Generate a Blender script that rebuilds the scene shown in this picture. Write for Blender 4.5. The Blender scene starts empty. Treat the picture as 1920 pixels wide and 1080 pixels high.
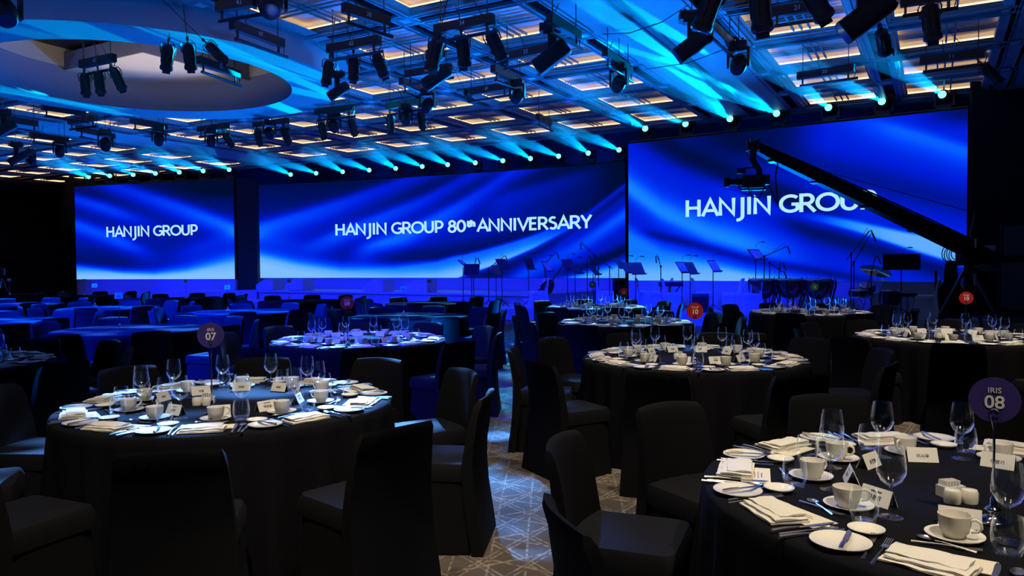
import bpy, math, random
from mathutils import Vector, Matrix
random.seed(7)
PI = math.pi
sc = bpy.context.scene
col = sc.collection

# ------------------------------------------------------------------ camera, view, world
FPX, PITCH, ROLL, EYE = 1417.0, 0.0305, -0.0075, 1.52
cp, sp_, cr, sr = math.cos(PITCH), math.sin(PITCH), math.cos(ROLL), math.sin(ROLL)
fwd = Vector((0, cp, -sp_)); up0 = Vector((0, sp_, cp)); rt0 = Vector((1, 0, 0))
rt = rt0 * cr + up0 * sr
up = up0 * cr - rt0 * sr
camd = bpy.data.cameras.new('camera'); cam = bpy.data.objects.new('camera', camd); col.objects.link(cam)
camd.sensor_width = 36; camd.lens = FPX / 1920 * 36; camd.clip_start = .05; camd.clip_end = 200
M = Matrix((rt, up, -fwd)).transposed().to_4x4(); M.translation = Vector((0, 0, EYE))
cam.matrix_world = M
sc.camera = cam
vs = sc.view_settings
vs.view_transform = 'Standard'; vs.look = 'None'; vs.gamma = 1; vs.use_curve_mapping = False; vs.exposure = 0.0
sc.cycles.max_bounces = 6; sc.cycles.diffuse_bounces = 3; sc.cycles.glossy_bounces = 3
sc.cycles.transmission_bounces = 4; sc.cycles.transparent_max_bounces = 24; sc.cycles.volume_bounces = 0
sc.cycles.caustics_reflective = False; sc.cycles.caustics_refractive = False
sc.cycles.sample_clamp_indirect = 4.0
w = bpy.data.worlds.new('world'); sc.world = w; w.use_nodes = True
w.node_tree.nodes['Background'].inputs[0].default_value = (0.004, 0.008, 0.03, 1)
w.node_tree.nodes['Background'].inputs[1].default_value = 0.3

ANG = .511; V1_ = 25.6
CU, SU = math.cos(ANG), math.sin(ANG)
def W(u, v, z=0.0):
    """room coordinates: u runs along the stage to the right, v runs towards the stage"""
    return Vector((u * CU + v * SU, -u * SU + v * CU, z))
def ray(x, y):
    dx, dy = x - 960, y - 540
    a = dx * cr + dy * sr; b = -dx * sr + dy * cr
    return Vector((a / FPX, cp - b / FPX * sp_, -b / FPX * cp - sp_))
def G(x, y, z):
    r = ray(x, y); t = (z - EYE) / r.z
    return Vector((r.x * t, r.y * t, z))
def GV(x, v, y=500):
    r = ray(x, y); t = v / (r.x * SU + r.y * CU)
    return Vector((r.x * t, r.y * t, EYE + r.z * t))
def UV(p): return (p.x * CU - p.y * SU, p.x * SU + p.y * CU)
def PXY(p):
    q = Vector(p) - Vector((0, 0, EYE)); d = q.dot(fwd)
    if d < .05: return (-9999, -9999)
    return (960 + FPX * q.dot(rt) / d, 540 - FPX * q.dot(up) / d)

def lamp(name, kind, loc, target, color, energy, size=.1, angle=40, blend=.5, gobo=0, label=None):
    d = bpy.data.lights.new(name, kind); o = bpy.data.objects.new(name, d); col.objects.link(o)
    d.color = color; d.energy = energy
    o.location = loc
    dirv = Vector(target) - Vector(loc)
    o.rotation_euler = dirv.to_track_quat('-Z', 'Y').to_euler()
    if kind == 'SPOT':
        d.spot_size = math.radians(angle); d.spot_blend = blend; d.shadow_soft_size = size
    if kind == 'AREA': d.shape = 'DISK'; d.size = size
    if gobo:
        d.use_nodes = True; nt = d.node_tree; em = nt.nodes['Emission']
        tc = nt.nodes.new('ShaderNodeTexCoord'); mp = nt.nodes.new('ShaderNodeMapping'); mp.inputs['Scale'].default_value = (gobo, gobo * 2.2, .01)
        nz = nt.nodes.new('ShaderNodeTexNoise'); nz.inputs['Scale'].default_value = 1.0; nz.inputs['Detail'].default_value = 1
        rp = nt.nodes.new('ShaderNodeValToRGB'); rp.color_ramp.elements[0].position = .5; rp.color_ramp.elements[1].position = .62
        nt.links.new(tc.outputs['Normal'], mp.inputs[0]); nt.links.new(mp.outputs[0], nz.inputs['Vector'])
        nt.links.new(nz.outputs[0], rp.inputs[0]); nt.links.new(rp.outputs[0], em.inputs['Strength'])
    return o

BLUE = (0.0, 0.12, 1.0); DEEP = (0.0, 0.02, 1.0); CYAN = (0.02, .62, 1.0); WARM = (1.0, .84, .62)
CZ = 5.36                                      # ceiling height
# warm house light over the laid tables
for (x, y, tx, ty, e) in [(1.9, .5, 1.6, 2.3, 78), (-1.0, 1.9, -1.55, 4.1, 78), (1.3, 4.0, 1.5, 6.1, 84), (4.0, 5.9, 4.45, 7.6, 105), (4.1, 10.0, 4.6, 11.6, 100), (.1, 2.6, .1, 2.9, 36), (.2, 4.2, .2, 4.4, 24),
                          (1.4, 9.0, 1.5, 9.9, 22), (1.5, 12.8, 1.5, 13.5, 20), (-1.4, 6.2, -1.6, 7.7, 24)]:
    lamp('downlight_beam', 'SPOT', (x, y, CZ - .45), (tx, ty, .3), WARM, e * 8.5, .10, 62 if e in (36, 24) else 45, .8)
# blue wash on the left-hand tables, dappled
for (tu, tv, e, c) in [(-5.2, 6.1, 380, (.1, .35, 1)), (-8.8, 6.0, 330, (.04, .25, 1)), (-12.2, 6.0, 900, (.0, .10, 1)), (-10.5, 9.1, 800, (.0, .08, 1)),
                       (-14, 9.0, 900, (.0, .16, 1)), (-17.5, 9.0, 900, (0, .16, 1)), (-7.0, 9.2, 260, (.05, .4, 1)), (-3.5, 3.0, 430, (.12, .36, 1)),
                       (-9.1, 12.6, 160, (.05, .4, 1)), (-4.3, 8.2, 130, (.1, .55, 1)), (-3.6, 9.5, 130, (.1, .45, 1)), (-5.3, 12.5, 200, (.15, .75, 1)), (-2.0, 4.6, 24, (.08, .25, 1))]:
    p = W(tu, tv, .7); q = W(tu - 2.5, tv + 4.2, CZ - .5)
    lamp('wash_beam', 'SPOT', q, p, c, e * 62, .05, 30, .35, gobo=9)
for (tu, tv, e) in [(-12.2, 6.0, 300), (-10.5, 9.1, 330), (-14, 9.0, 330), (-17.5, 9.0, 300), (-8.8, 6, 190), (-5.5, 6, 40), (-7, 9.3, 45)]:
    p = W(tu, tv, .7); q = W(tu - 1.0, tv - 3.2, CZ - .5)
    lamp('wash_beam', 'SPOT', q, p, DEEP, e * 125, .08, 44, .8)
for u_ in (-28, -21, -16, -11, -4):  # unseen uplights added behind the screens for a blue glow above them
    lamp('added_wall_wash', 'SPOT', W(u_, 24.2 if -25 < u_ < -8 else 22.6, 4.4), W(u_, V1_, 6.3), (0, .04, 1), 260, .1, 150, .9)
for (su, sv, tx, ty, tz, e, an) in [(-4.0, 20.0, 1165, 46, CZ, 5200, 2.6), (-3.0, 20.0, 1252, 58, CZ, 4200, 2.0), (-2.5, 19.8, 1200, 100, CZ, 3600, 2.2), (-11, 21.8, 520, 118, 4.95, 5200, 3.0),
        (-13, 21.8, 330, 62, 4.95, 6500, 3.0), (-15, 21.8, 120, 50, 4.95, 6500, 3.2), (-17, 21.8, 150, 198, 4.95, 5200, 2.6), (-14, 21.8, 30, 175, 4.95, 5200, 2.6), (-9.5, 21.8, 600, 180, 4.95, 5200, 2.6)]:
    lamp('streak_beam', 'SPOT', W(su, sv, tz - .42), G(tx, ty, tz), (.0, .62, 1.0), e * (13 if tx > 1000 else 24), .02, an, .3)
# deep blue wash on the stage
for u_ in (-28, -24, -20.5, -17, -13.5, -10.0, -6.8, -4.6):
    lamp('stage_wash', 'SPOT', W(u_, 14.6, CZ - .35), W(u_, 20.2, .5), (0, .004, 1.0), 3300 if u_ > -26 else 2800, .12, 62, .7)
for (px, e) in ((1255, 260), (1385, 300)):
    p = GV(px, 19.0); p.z = .8
    lamp('stage_wash', 'SPOT', W(UV(p)[0] - 2.5, 15.5, CZ - .4), p, (0, .01, 1), e * 3, .1, 40, .8)
# blue uplight on the ceiling, from unseen spots added near the floor
for u_ in (-26, -19, -12.5, -7, -3.6):
    lamp('added_ceiling_wash', 'SPOT', W(u_, 17.6, .4), W(u_ - .5, 9, CZ), (0, .16, 1.0), 2900, .2, 105, .9)
for u_, v_ in ((-16, 1.0), (-6.5, 1.2), (-6.0, 8.0), (-12.5, 4.5)):
    lamp('added_ceiling_wash', 'SPOT', W(u_, v_, .3), W(u_ + .3, v_ + 5, CZ), (0.0, .17, 1.0), 950, .2, 110, .9)

# ------------------------------------------------------------------ materials
def lin(r, g, b): return tuple((c / 255 / 12.92 if c / 255 <= .04045 else ((c / 255 + .055) / 1.055) ** 2.4) for c in (r, g, b)) + (1,)
MATS = {}
def mat(name, c, rough=.6, metal=0.0, emit=None, es=1.0, spec=.5, noise=0.0, nscale=20, bump=0.0, coat=0.0, sheen=0.0):
    if name in MATS: return MATS[name]
    m = bpy.data.materials.new(name); m.use_nodes = True; nt = m.node_tree; b = nt.nodes['Principled BSDF']
    b.inputs['Base Color'].default_value = c; b.inputs['Roughness'].default_value = rough; b.inputs['Metallic'].default_value = metal
    b.inputs['Specular IOR Level'].default_value = spec; b.inputs['Coat Weight'].default_value = coat
    if sheen: b.inputs['Sheen Weight'].default_value = sheen; b.inputs['Sheen Roughness'].default_value = .4
    if emit: b.inputs['Emission Color'].default_value = emit; b.inputs['Emission Strength'].default_value = es
    if noise or bump:
        tc = nt.nodes.new('ShaderNodeTexCoord'); n = nt.nodes.new('ShaderNodeTexNoise'); n.inputs['Scale'].default_value = nscale; n.inputs['Detail'].default_value = 3
        nt.links.new(tc.outputs['Object'], n.inputs['Vector'])
        if noise:
            mx = nt.nodes.new('ShaderNodeMix'); mx.data_type = 'RGBA'; mx.blend_type = 'MULTIPLY'; mx.inputs[0].default_value = noise
            mx.inputs[6].default_value = c; nt.links.new(n.outputs['Fac'], mx.inputs[7]); nt.links.new(mx.outputs[2], b.inputs['Base Color'])
        if bump:
            bp = nt.nodes.new('ShaderNodeBump'); bp.inputs['Strength'].default_value = bump; bp.inputs['Distance'].default_value = .01
            nt.links.new(n.outputs['Fac'], bp.inputs['Height']); nt.links.new(bp.outputs[0], b.inputs['Normal'])
    MATS[name] = m; return m
def emission(name, c, s):
    m = bpy.data.materials.new(name); m.use_nodes = True; nt = m.node_tree; nt.nodes.clear()
    o = nt.nodes.new('ShaderNodeOutputMaterial'); e = nt.nodes.new('ShaderNodeEmission'); e.inputs[0].default_value = c; e.inputs[1].default_value = s
    nt.links.new(e.outputs[0], o.inputs[0]); return m
CLOTH = mat('black_cloth', (.0055, .006, .009, 1), .95, spec=.1, noise=.4, nscale=60, bump=.1)
COVER = mat('black_stretch', (.0036, .004, .0062, 1), .8, spec=.2, noise=.3, nscale=80)
WCOVER = mat('white_stretch', (.62, .62, .64, 1), .7, noise=.1, nscale=30)
CHINA = mat('china', (.82, .79, .70, 1), .18, coat=.4)
LINEN = mat('linen', (.76, .73, .65, 1), .85, noise=.12, nscale=150, bump=.2)
PAPER = mat('paper', (.72, .71, .68, 1), .7, noise=.05, nscale=50)
CREAM = mat('cream_paper', (.75, .69, .55, 1), .7, noise=.05, nscale=50)
INK = mat('ink', (.02, .02, .02, 1), .6)
INKG = mat('grey_ink', (.2, .19, .17, 1), .6)
STEEL = mat('steel', (.85, .82, .76, 1), .27, 1.0)
CHROME = mat('chrome', (.8, .8, .8, 1), .1, 1.0)
BLACK = mat('black_paint', (.012, .013, .016, 1), .45, spec=.4, noise=.2, nscale=12)
CRANE = mat('crane_black', (.004, .004, .006, 1), .6, spec=.15)
GREYB = mat('grey_box', (.05, .055, .065, 1), .5, spec=.4, noise=.2, nscale=8)
BMETAL = mat('black_metal', (.05, .05, .055, 1), .3, .7)
ALU = mat('aluminium', (.45, .46, .48, 1), .35, .9)
WHITEP = mat('white_panel', (.6, .6, .6, 1), .6, noise=.1, nscale=4)
DIALW = mat('white_ink', (.6, .6, .6, 1), .7)
LENS = emission('lit_lens', (.16, .85, 1.0, 1), 2.6)
LENSD = mat('dark_lens', (.02, .03, .06, 1), .08, 0, coat=.6)
LENSG = emission('glint_lens', (.2, .8, 1.0, 1), 5.0)

def glass_mat():
    m = bpy.data.materials.new('thin_glass'); m.use_nodes = True; nt = m.node_tree; nt.nodes.clear()
    o = nt.nodes.new('ShaderNodeOutputMaterial'); t = nt.nodes.new('ShaderNodeBsdfTransparent'); t.inputs[0].default_value = (.95, .97, .98, 1)
    g = nt.nodes.new('ShaderNodeBsdfGlossy'); g.inputs['Roughness'].default_value = .09
    lw = nt.nodes.new('ShaderNodeLayerWeight'); lw.inputs[0].default_value = .32
    mr = nt.nodes.new('ShaderNodeMapRange'); mr.inputs['From Min'].default_value = .15; mr.inputs['To Min'].default_value = .02; mr.inputs['To Max'].default_value = 1.0
    ad = nt.nodes.new('ShaderNodeAddShader')
    nt.links.new(lw.outputs['Facing'], mr.inputs[0]); nt.links.new(mr.outputs[0], g.inputs[0])
    nt.links.new(t.outputs[0], ad.inputs[0]); nt.links.new(g.outputs[0], ad.inputs[1]); nt.links.new(ad.outputs[0], o.inputs[0])
    return m
GLASS = glass_mat()

# ------------------------------------------------------------------ mesh builder
class MB:
    def __init__(s): s.v = []; s.f = []
    def add(s, vs_, fs):
        n = len(s.v); s.v += [tuple(p) for p in vs_]; s.f += [tuple(i + n for i in q) for q in fs]; return s
    def box(s, c, d, rz=0, rx=0, ry=0, taper=1.0):
        R = Matrix.Rotation(rz, 3, 'Z') @ Matrix.Rotation(rx, 3, 'X') @ Matrix.Rotation(ry, 3, 'Y')
        P = []
        for z in (-.5, .5):
            k = taper if z > 0 else 1
            for x, y in ((-.5, -.5), (.5, -.5), (.5, .5), (-.5, .5)):
                P.append(R @ Vector((x * d[0] * k, y * d[1] * k, z * d[2])) + Vector(c))
        return s.add(P, [(3, 2, 1, 0), (4, 5, 6, 7), (0, 1, 5, 4), (1, 2, 6, 5), (2, 3, 7, 6), (3, 0, 4, 7)])
    def rbox(s, c, d, r, seg=3):
        """box with rounded vertical corners and softened top"""
        pts = []
        for cx, cy, a0 in ((1, 1, 0), (-1, 1, 90), (-1, -1, 180), (1, -1, 270)):
            for k in range(seg + 1):
                a = math.radians(a0 + 90 * k / seg); pts.append((cx * (d[0] / 2 - r) + r * math.cos(a), cy * (d[1] / 2 - r) + r * math.sin(a)))
        n = len(pts); V = []; F = []
        lv = [(-.5, 1, 0), (.5, 1, -r * .6), (.5, 1 - .25 * r / max(d[0], .01) * 2, 0)]
        for (t, sc_, dz) in lv:
            for p in pts: V.append((c[0] + p[0] * sc_, c[1] + p[1] * sc_, c[2] + t * d[2] + dz))
        for L in range(len(lv) - 1):
            for i in range(n):
                j = (i + 1) % n; F.append((L * n + i, L * n + j, (L + 1) * n + j, (L + 1) * n + i))
        F.append(tuple(range(2 * n, 3 * n))); F.append(tuple(reversed(range(n))))
        return s.add(V, F)
    def tube(s, pts, r, n=8, caps=True):
        pts = [Vector(p) for p in pts]; rs = r if isinstance(r, (list, tuple)) else [r] * len(pts)
        V = []; F = []; prev = None
        for i, p in enumerate(pts):
            d = (pts[min(i + 1, len(pts) - 1)] - pts[max(i - 1, 0)]).normalized()
            a = prev if prev is not None else (Vector((0, 0, 1)) if abs(d.z) < .9 else Vector((1, 0, 0)))
            x = (a - d * a.dot(d)).normalized(); y = d.cross(x); prev = x
            for k in range(n):
                t = 2 * PI * k / n; V.append(p + (x * math.cos(t) + y * math.sin(t)) * rs[i])
        for i in range(len(pts) - 1):
            for k in range(n):
                k2 = (k + 1) % n; F.append((i * n + k, i * n + k2, (i + 1) * n + k2, (i + 1) * n + k))
        if caps: F.append(tuple(reversed(range(n)))); F.append(tuple(range((len(pts) - 1) * n, len(pts) * n)))
        return s.add(V, F)
    def lathe(s, prof, n=20, c=(0, 0, 0), caps=False):
        V = []; F = []
        for r, z in prof:
            for k in range(n):
                t = 2 * PI * k / n; V.append((c[0] + r * math.cos(t), c[1] + r * math.sin(t), c[2] + z))
        for i in range(len(prof) - 1):
            for k in range(n):
                k2 = (k + 1) % n; F.append((i * n + k, i * n + k2, (i + 1) * n + k2, (i + 1) * n + k))
        if caps: F.append(tuple(reversed(range(n)))); F.append(tuple(range((len(prof) - 1) * n, len(prof) * n)))
        return s.add(V, F)
    def xf(s, m): s.v = [tuple(m @ Vector(p)) for p in s.v]; return s
    def build(s, name, m, parent=None, smooth=False, loc=None, rot=None):
        me = bpy.data.meshes.new(name); me.from_pydata(s.v, [], s.f); me.update()
        if smooth: me.shade_smooth()
        me.materials.append(m)
        o = bpy.data.objects.new(name, me); col.objects.link(o)
        if parent: o.parent = parent
        if loc: o.location = loc
        if rot: o.rotation_euler = rot
        return o
def smooth_angle(o, a=40):
    me = o.data; me.shade_smooth()
    try: me.set_sharp_from_angle(angle=math.radians(a))
    except Exception: pass
    return o
def tag(o, label=None, cat=None, group=None, kind=None):
    if label: o['label'] = label
    if cat: o['category'] = cat
    if group: o['group'] = group
    if kind: o['kind'] = kind
    return o
def thing(name, label, cat, loc=(0, 0, 0), rz=0, group=None):
    o = bpy.data.objects.new(name, None); col.objects.link(o); o.location = loc; o.rotation_euler = (0, 0, rz)
    return tag(o, label, cat, group)
KIDS = {}
def proto(o):
    """remember a thing's tree; the first placement moves it, later ones copy it"""
    def rec(x): return (x, [rec(c) for c in bpy.data.objects if c.parent == x])
    KIDS[o] = [rec(o), False]; return o
def place(o, loc, rz=0, label=None, group=None, rot=None, scale=None):
    tree, used = KIDS[o]
    if not used:
        KIDS[o][1] = True; r = o
    else:
        def rec(t, parent):
            c = t[0].copy(); col.objects.link(c)
            if parent: c.parent = parent
            for k in t[1]: rec(k, c)
            return c
        r = rec(tree, None)
    r.location = loc; r.rotation_euler = rot if rot is not None else (0, 0, rz)
    if scale: r.scale = scale
    if label: r['label'] = label
    if group: r['group'] = group
    return r
TXT = {}
def text(s, name, size, m, parent=None, loc=(0, 0, 0), rot=(0, 0, 0), align='CENTER', ext=.0008, off=0.0):
    c = bpy.data.curves.new(name, 'FONT'); c.body = s; c.size = size; c.align_x = align; c.align_y = 'CENTER'; c.extrude = ext; c.offset = off
    c.materials.append(m); t_ = bpy.data.objects.new(name, c); col.objects.link(t_)
    me = TXT.get((s, size, m.name))
    if me is None:
        me = bpy.data.meshes.new_from_object(t_.evaluated_get(bpy.context.evaluated_depsgraph_get())); TXT[(s, size, m.name)] = me
    bpy.data.objects.remove(t_)
    o = bpy.data.objects.new(name, me); col.objects.link(o); o.location = loc; o.rotation_euler = rot
    if parent: o.parent = parent
    return o
RZ = -ANG     # rotation of room-aligned things

# ------------------------------------------------------------------ floor, walls
def carpet():
    m = bpy.data.materials.new('carpet'); m.use_nodes = True; nt = m.node_tree; b = nt.nodes['Principled BSDF']
    L = nt.links.new; N = nt.nodes.new
    tc = N('ShaderNodeTexCoord')
    nz = N('ShaderNodeTexNoise'); nz.inputs['Scale'].default_value = 2.2; nz.inputs['Detail'].default_value = 2; L(tc.outputs['Object'], nz.inputs['Vector'])
    mixv = N('ShaderNodeMix'); mixv.data_type = 'VECTOR'; mixv.inputs[0].default_value = .018; L(tc.outputs['Object'], mixv.inputs[4]); L(nz.outputs['Color'], mixv.inputs[5])
    tot = None
    for (ang, freq, th, ph) in ((.62, 4.6, .0, .3), (.62, 4.6, .0, .74), (-.60, 4.6, .0, 1.1), (-.60, 4.6, .0, 1.54), (1.12, 3.1, .0, .2), (-1.08, 3.3, .0, 2.0), (.05, 5.3, 0, .4)):
        vr = N('ShaderNodeVectorRotate'); vr.rotation_type = 'Z_AXIS'; vr.inputs['Angle'].default_value = ang; L(mixv.outputs[1], vr.inputs['Vector'])
        sx = N('ShaderNodeSeparateXYZ'); L(vr.outputs[0], sx.inputs[0])
        ml = N('ShaderNodeMath'); ml.operation = 'MULTIPLY_ADD'; ml.inputs[1].default_value = freq * PI; ml.inputs[2].default_value = ph; L(sx.outputs[0], ml.inputs[0])
        si = N('ShaderNodeMath'); si.operation = 'SINE'; L(ml.outputs[0], si.inputs[0])
        ab = N('ShaderNodeMath'); ab.operation = 'ABSOLUTE'; L(si.outputs[0], ab.inputs[0])
        mr = N('ShaderNodeMapRange'); mr.inputs['From Min'].default_value = .992; mr.inputs['From Max'].default_value = 1.0; L(ab.outputs[0], mr.inputs[0])
        if tot is None: tot = mr.outputs[0]
        else:
            mx = N('ShaderNodeMath'); mx.operation = 'MAXIMUM'; L(tot, mx.inputs[0]); L(mr.outputs[0], mx.inputs[1]); tot = mx.outputs[0]
    n2 = N('ShaderNodeTexNoise'); n2.inputs['Scale'].default_value = 26; n2.inputs['Detail'].default_value = 5; L(tc.outputs['Object'], n2.inputs['Vector'])
    br = N('ShaderNodeMapRange'); br.inputs['From Min'].default_value = .36; br.inputs['From Max'].default_value = .60; L(n2.outputs[0], br.inputs[0])
    mu = N('ShaderNodeMath'); mu.operation = 'MULTIPLY'; L(tot, mu.inputs[0]); L(br.outputs[0], mu.inputs[1])
    n3 = N('ShaderNodeTexNoise'); n3.inputs['Scale'].default_value = 60; L(tc.outputs['Object'], n3.inputs['Vector'])
    rp = N('ShaderNodeValToRGB'); rp.color_ramp.elements[0].color = (.050, .040, .033, 1); rp.color_ramp.elements[1].color = (.105, .084, .064, 1); L(n3.outputs[0], rp.inputs[0])
    mc = N('ShaderNodeMix'); mc.data_type = 'RGBA'; L(mu.outputs[0], mc.inputs[0]); L(rp.outputs[0], mc.inputs[6]); mc.inputs[7].default_value = (.28, .235, .18, 1)
    L(mc.outputs[2], b.inputs['Base Color']); b.inputs['Roughness'].default_value = .95
    return m
U0, U1, V0, V1 = -38.0, 1.85, -6.0, 25.6
def quad(name, pts, m, kind='structure'):
    a = Vector(pts[0]); n = (Vector(pts[1]) - a).cross(Vector(pts[2]) - a).normalized() * -.12
    V = [Vector(p) for p in pts]; V2 = [p + n for p in V]
    o = MB().add(V + V2, [(0, 1, 2, 3), (7, 6, 5, 4), (0, 4, 5, 1), (1, 5, 6, 2), (2, 6, 7, 3), (3, 7, 4, 0)]).build(name, m)
    return tag(o, kind=kind)
DWALL = mat('dark_wall', (.016, .018, .024, 1), .7, noise=.3, nscale=1.5)
quad('floor', [W(U0, V0), W(U1, V0), W(U1, V1), W(U0, V1)], carpet())
HT = 7.0
wb = quad('wall_back', [W(U0, V1, 0), W(U1, V1, 0), W(U1, V1, HT), W(U0, V1, HT)], DWALL)
wr = quad('wall_right', [W(U1, V1, 0), W(U1, V0, 0), W(U1, V0, HT), W(U1, V1, HT)], DWALL)
quad('wall_left', [W(U0, V0, 0), W(U0, V1, 0), W(U0, V1, HT), W(U0, V0, HT)], DWALL)
quad('wall_front', [W(U1, V0, 0), W(U0, V0, 0), W(U0, V0, HT), W(U1, V0, HT)], DWALL)
# panels on the back wall, left of the screens, and on the right wall
for k in range(5):
    p = W(-37.0 + k * 2.05, V1 - .03, 1.9)
    MB().box((0, 0, 0), (1.9, .05, 3.7)).build('wall_panel', GREYB, wb, loc=p, rot=(0, 0, RZ))
WAVE = mat('wave_panel', (.16, .15, .13, 1), .4, noise=.5, nscale=3)
for k in range(9):
    b = MB()
    for q in range(10):
        b.box((0, -.55 + q * .12, 0), (.04, .09, 4.4 + .02 * (q % 3)))
    b.build('wall_panel', WAVE, wr, loc=W(U1 - .03, 23.6 - k * 1.3, 2.6), rot=(0, 0, RZ))
# door in the far left of the back wall
dd = thing('door_1', None, None, W(UV(GV(117, V1))[0], V1 - .06, 0), RZ); dd['kind'] = 'structure'
MB().box((0, 0, 1.1), (1.0, .04, 2.2)).build('door_leaf', GREYB, dd)
MB().box((-.56, 0, 1.15), (.1, .08, 2.3)).box((.56, 0, 1.15), (.1, .08, 2.3)).box((0, 0, 2.28), (1.2, .08, .1)).build('door_frame', BLACK, dd)
MB().box((.4, -.05, 1.05), (.03, .05, .3)).build('door_handle', ALU, dd)

# ------------------------------------------------------------------ ceiling
P = 2.121; O_ = Vector((.2156, 10.965, 0)); OU, OV = UV(O_)
def node(i, j, z=CZ): return W(OU - P * i, OV + P * j, z)
JN, JF, IR, IL = -4, 5, -3, 14
CEILP = mat('ceiling_paint', (.42, .42, .44, 1), .55, noise=.08, nscale=2)
RAILP = mat('rail_paint', (.34, .35, .38, 1), .38, spec=.6)
SLOTP = mat('slot_black', (.012, .012, .016, 1), .6)
TANP = mat('coffer_tan', (.30, .28, .24, 1), .5)
PANP = mat('coffer_pan', (.74, .70, .68, 1), .7, noise=.06, nscale=3)
COVE = emission('cove_glow', (1.0, .67, .33, 1), 2.5)
COVED = emission('downlight_glow', (1.0, .85, .6, 1), 1.5)
ce = MB().add([W(OU - P * IL - 6, V0, CZ + .62), W(U1, V0, CZ + .62), W(U1, OV + P * JF + .25, CZ + .62), W(OU - P * IL - 6, OV + P * JF + .25, CZ + .62),
               W(OU - P * IL - 6, V0, CZ + .7), W(U1, V0, CZ + .7), W(U1, OV + P * JF + .25, CZ + .7), W(OU - P * IL - 6, OV + P * JF + .25, CZ + .7)],
              [(0, 3, 2, 1), (4, 5, 6, 7), (0, 1, 5, 4), (2, 3, 7, 6), (1, 2, 6, 5), (3, 0, 4, 7)]).build('ceiling', SLOTP)
tag(ce, kind='structure')
Bw = .223                                    # half width of the beams between coffers
def coffer_proto():
    a = P / 2 - Bw                           # half opening at the rim
    t = MB()
    def ring(h0, z0, h1, z1):
        V = [(sx * h, sy * h, z) for h, z in ((h0, z0), (h1, z1)) for sx, sy in ((-1, -1), (1, -1), (1, 1), (-1, 1))]
        return V, [(i, (i + 1) % 4, 4 + (i + 1) % 4, 4 + i) for i in range(4)]
    for (h0, z0, h1, z1) in ((a, 0, a - .05, .015), (a - .05, .015, a - .07, .045), (a - .07, .045, a - .11, .05), (a - .11, .05, a - .11, .062), (a - .11, .062, a, .064)):
        t.add(*ring(h0, z0, h1, z1))
    root = t.build('coffer', TANP, ce)
    b = MB(); b.add([(x, y, .165) for x, y in ((-a, -a), (a, -a), (a, a), (-a, a))], [(3, 2, 1, 0)])
    b.add(*ring(a, .064, a, .165)); b.build('coffer_pan', PANP, root)
    g = MB()
    for sx, sy, lx, ly in ((0, -1, 1, 0), (0, 1, 1, 0), (-1, 0, 0, 1), (1, 0, 0, 1)):
        g.box((sx * (a - .045), sy * (a - .045), .088), (2 * a * lx + .03, 2 * a * ly + .03, .03))
    g.build('light_strip', COVE, root)
    c = MB()
    for k in (-.13, 0, .13):
        c.box((k, 0, .085), (.03, 2 * a - .2, .035)); c.box((0, k, .083), (2 * a - .2, .03, .03))
    c.build('cross_bars', TANP, root)
    return root
def rail_proto(L):
    b = MB()
    for s in (-1, 1):
        b.box((0, s * .165, .02), (L, .105, .04)); b.box((0, s * .205, -.012), (L, .02, .025)); b.box((0, s * .115, -.012), (L, .02, .025))
    r = b.build('ceiling_rail', RAILP, ce)
    MB().box((0, 0, .14), (L, .2, .02)).box((0, .11, .09), (L, .012, .12)).box((0, -.11, .09), (L, .012, .12)).build('rail_slot', SLOTP, r)
    return r
def cross_proto():
    b = MB(); b.box((0, 0, .02), (2 * Bw, 2 * Bw, .04))
    for k in (-.165, -.115, .115, .165): b.box((k, 0, -.006), (.014, 2 * Bw, .014)); b.box((0, k, -.0065), (2 * Bw, .014, .0135))
    r = b.build('crossing_panel', RAILP, ce)
    MB().box((0, 0, -.004), (.15, .15, .012)).build('downlight_frame', PANP, r)
    return r
cof = proto(coffer_proto()); rl = proto(rail_proto(P - 2 * Bw)); cx_ = proto(cross_proto())
DOME_C = (-12.82, 8.95); R_OUT, R_IN, ZD = 3.56, 2.66, 4.95
def covered(u, v, h=0.0):
    return math.hypot(u - DOME_C[0], v - DOME_C[1]) + h < R_OUT - .1
def intr(u, v): return math.hypot(u - DOME_C[0], v - DOME_C[1]) < R_IN + .3
def frame_ok(u, v, m=260):
    x, y = PXY(W(u, v, CZ)); return -m < x < 1920 + m and y > -m
n_c = 0
for i in range(IR, IL):
    for j in range(JN, JF):
        uc, vc = OU - P * (i + .5), OV + P * (j + .5)
        if i in (-1, 7): continue
        if math.hypot(uc - DOME_C[0], vc - DOME_C[1]) < 3.6 or not frame_ok(uc, vc): continue
        place(cof, W(uc, vc, CZ), RZ); n_c += 1
for i in range(IR, IL + 1):
    for j in range(JN, JF + 1):
        u_, v_ = OU - P * i, OV + P * j
        if not frame_ok(u_, v_): continue
        if not intr(u_, v_): place(cx_, W(u_, v_, CZ), RZ)
        if i < IL and i not in (-1, 7) and not (intr(u_, v_) or intr(u_ - P, v_) or intr(u_ - P / 2, v_)): place(rl, W(u_ - P / 2, v_, CZ), RZ)
        if j < JF and not (intr(u_, v_) or intr(u_, v_ + P) or intr(u_, v_ + P / 2)): place(rl, W(u_, v_ + P / 2, CZ), RZ + PI / 2)
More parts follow.
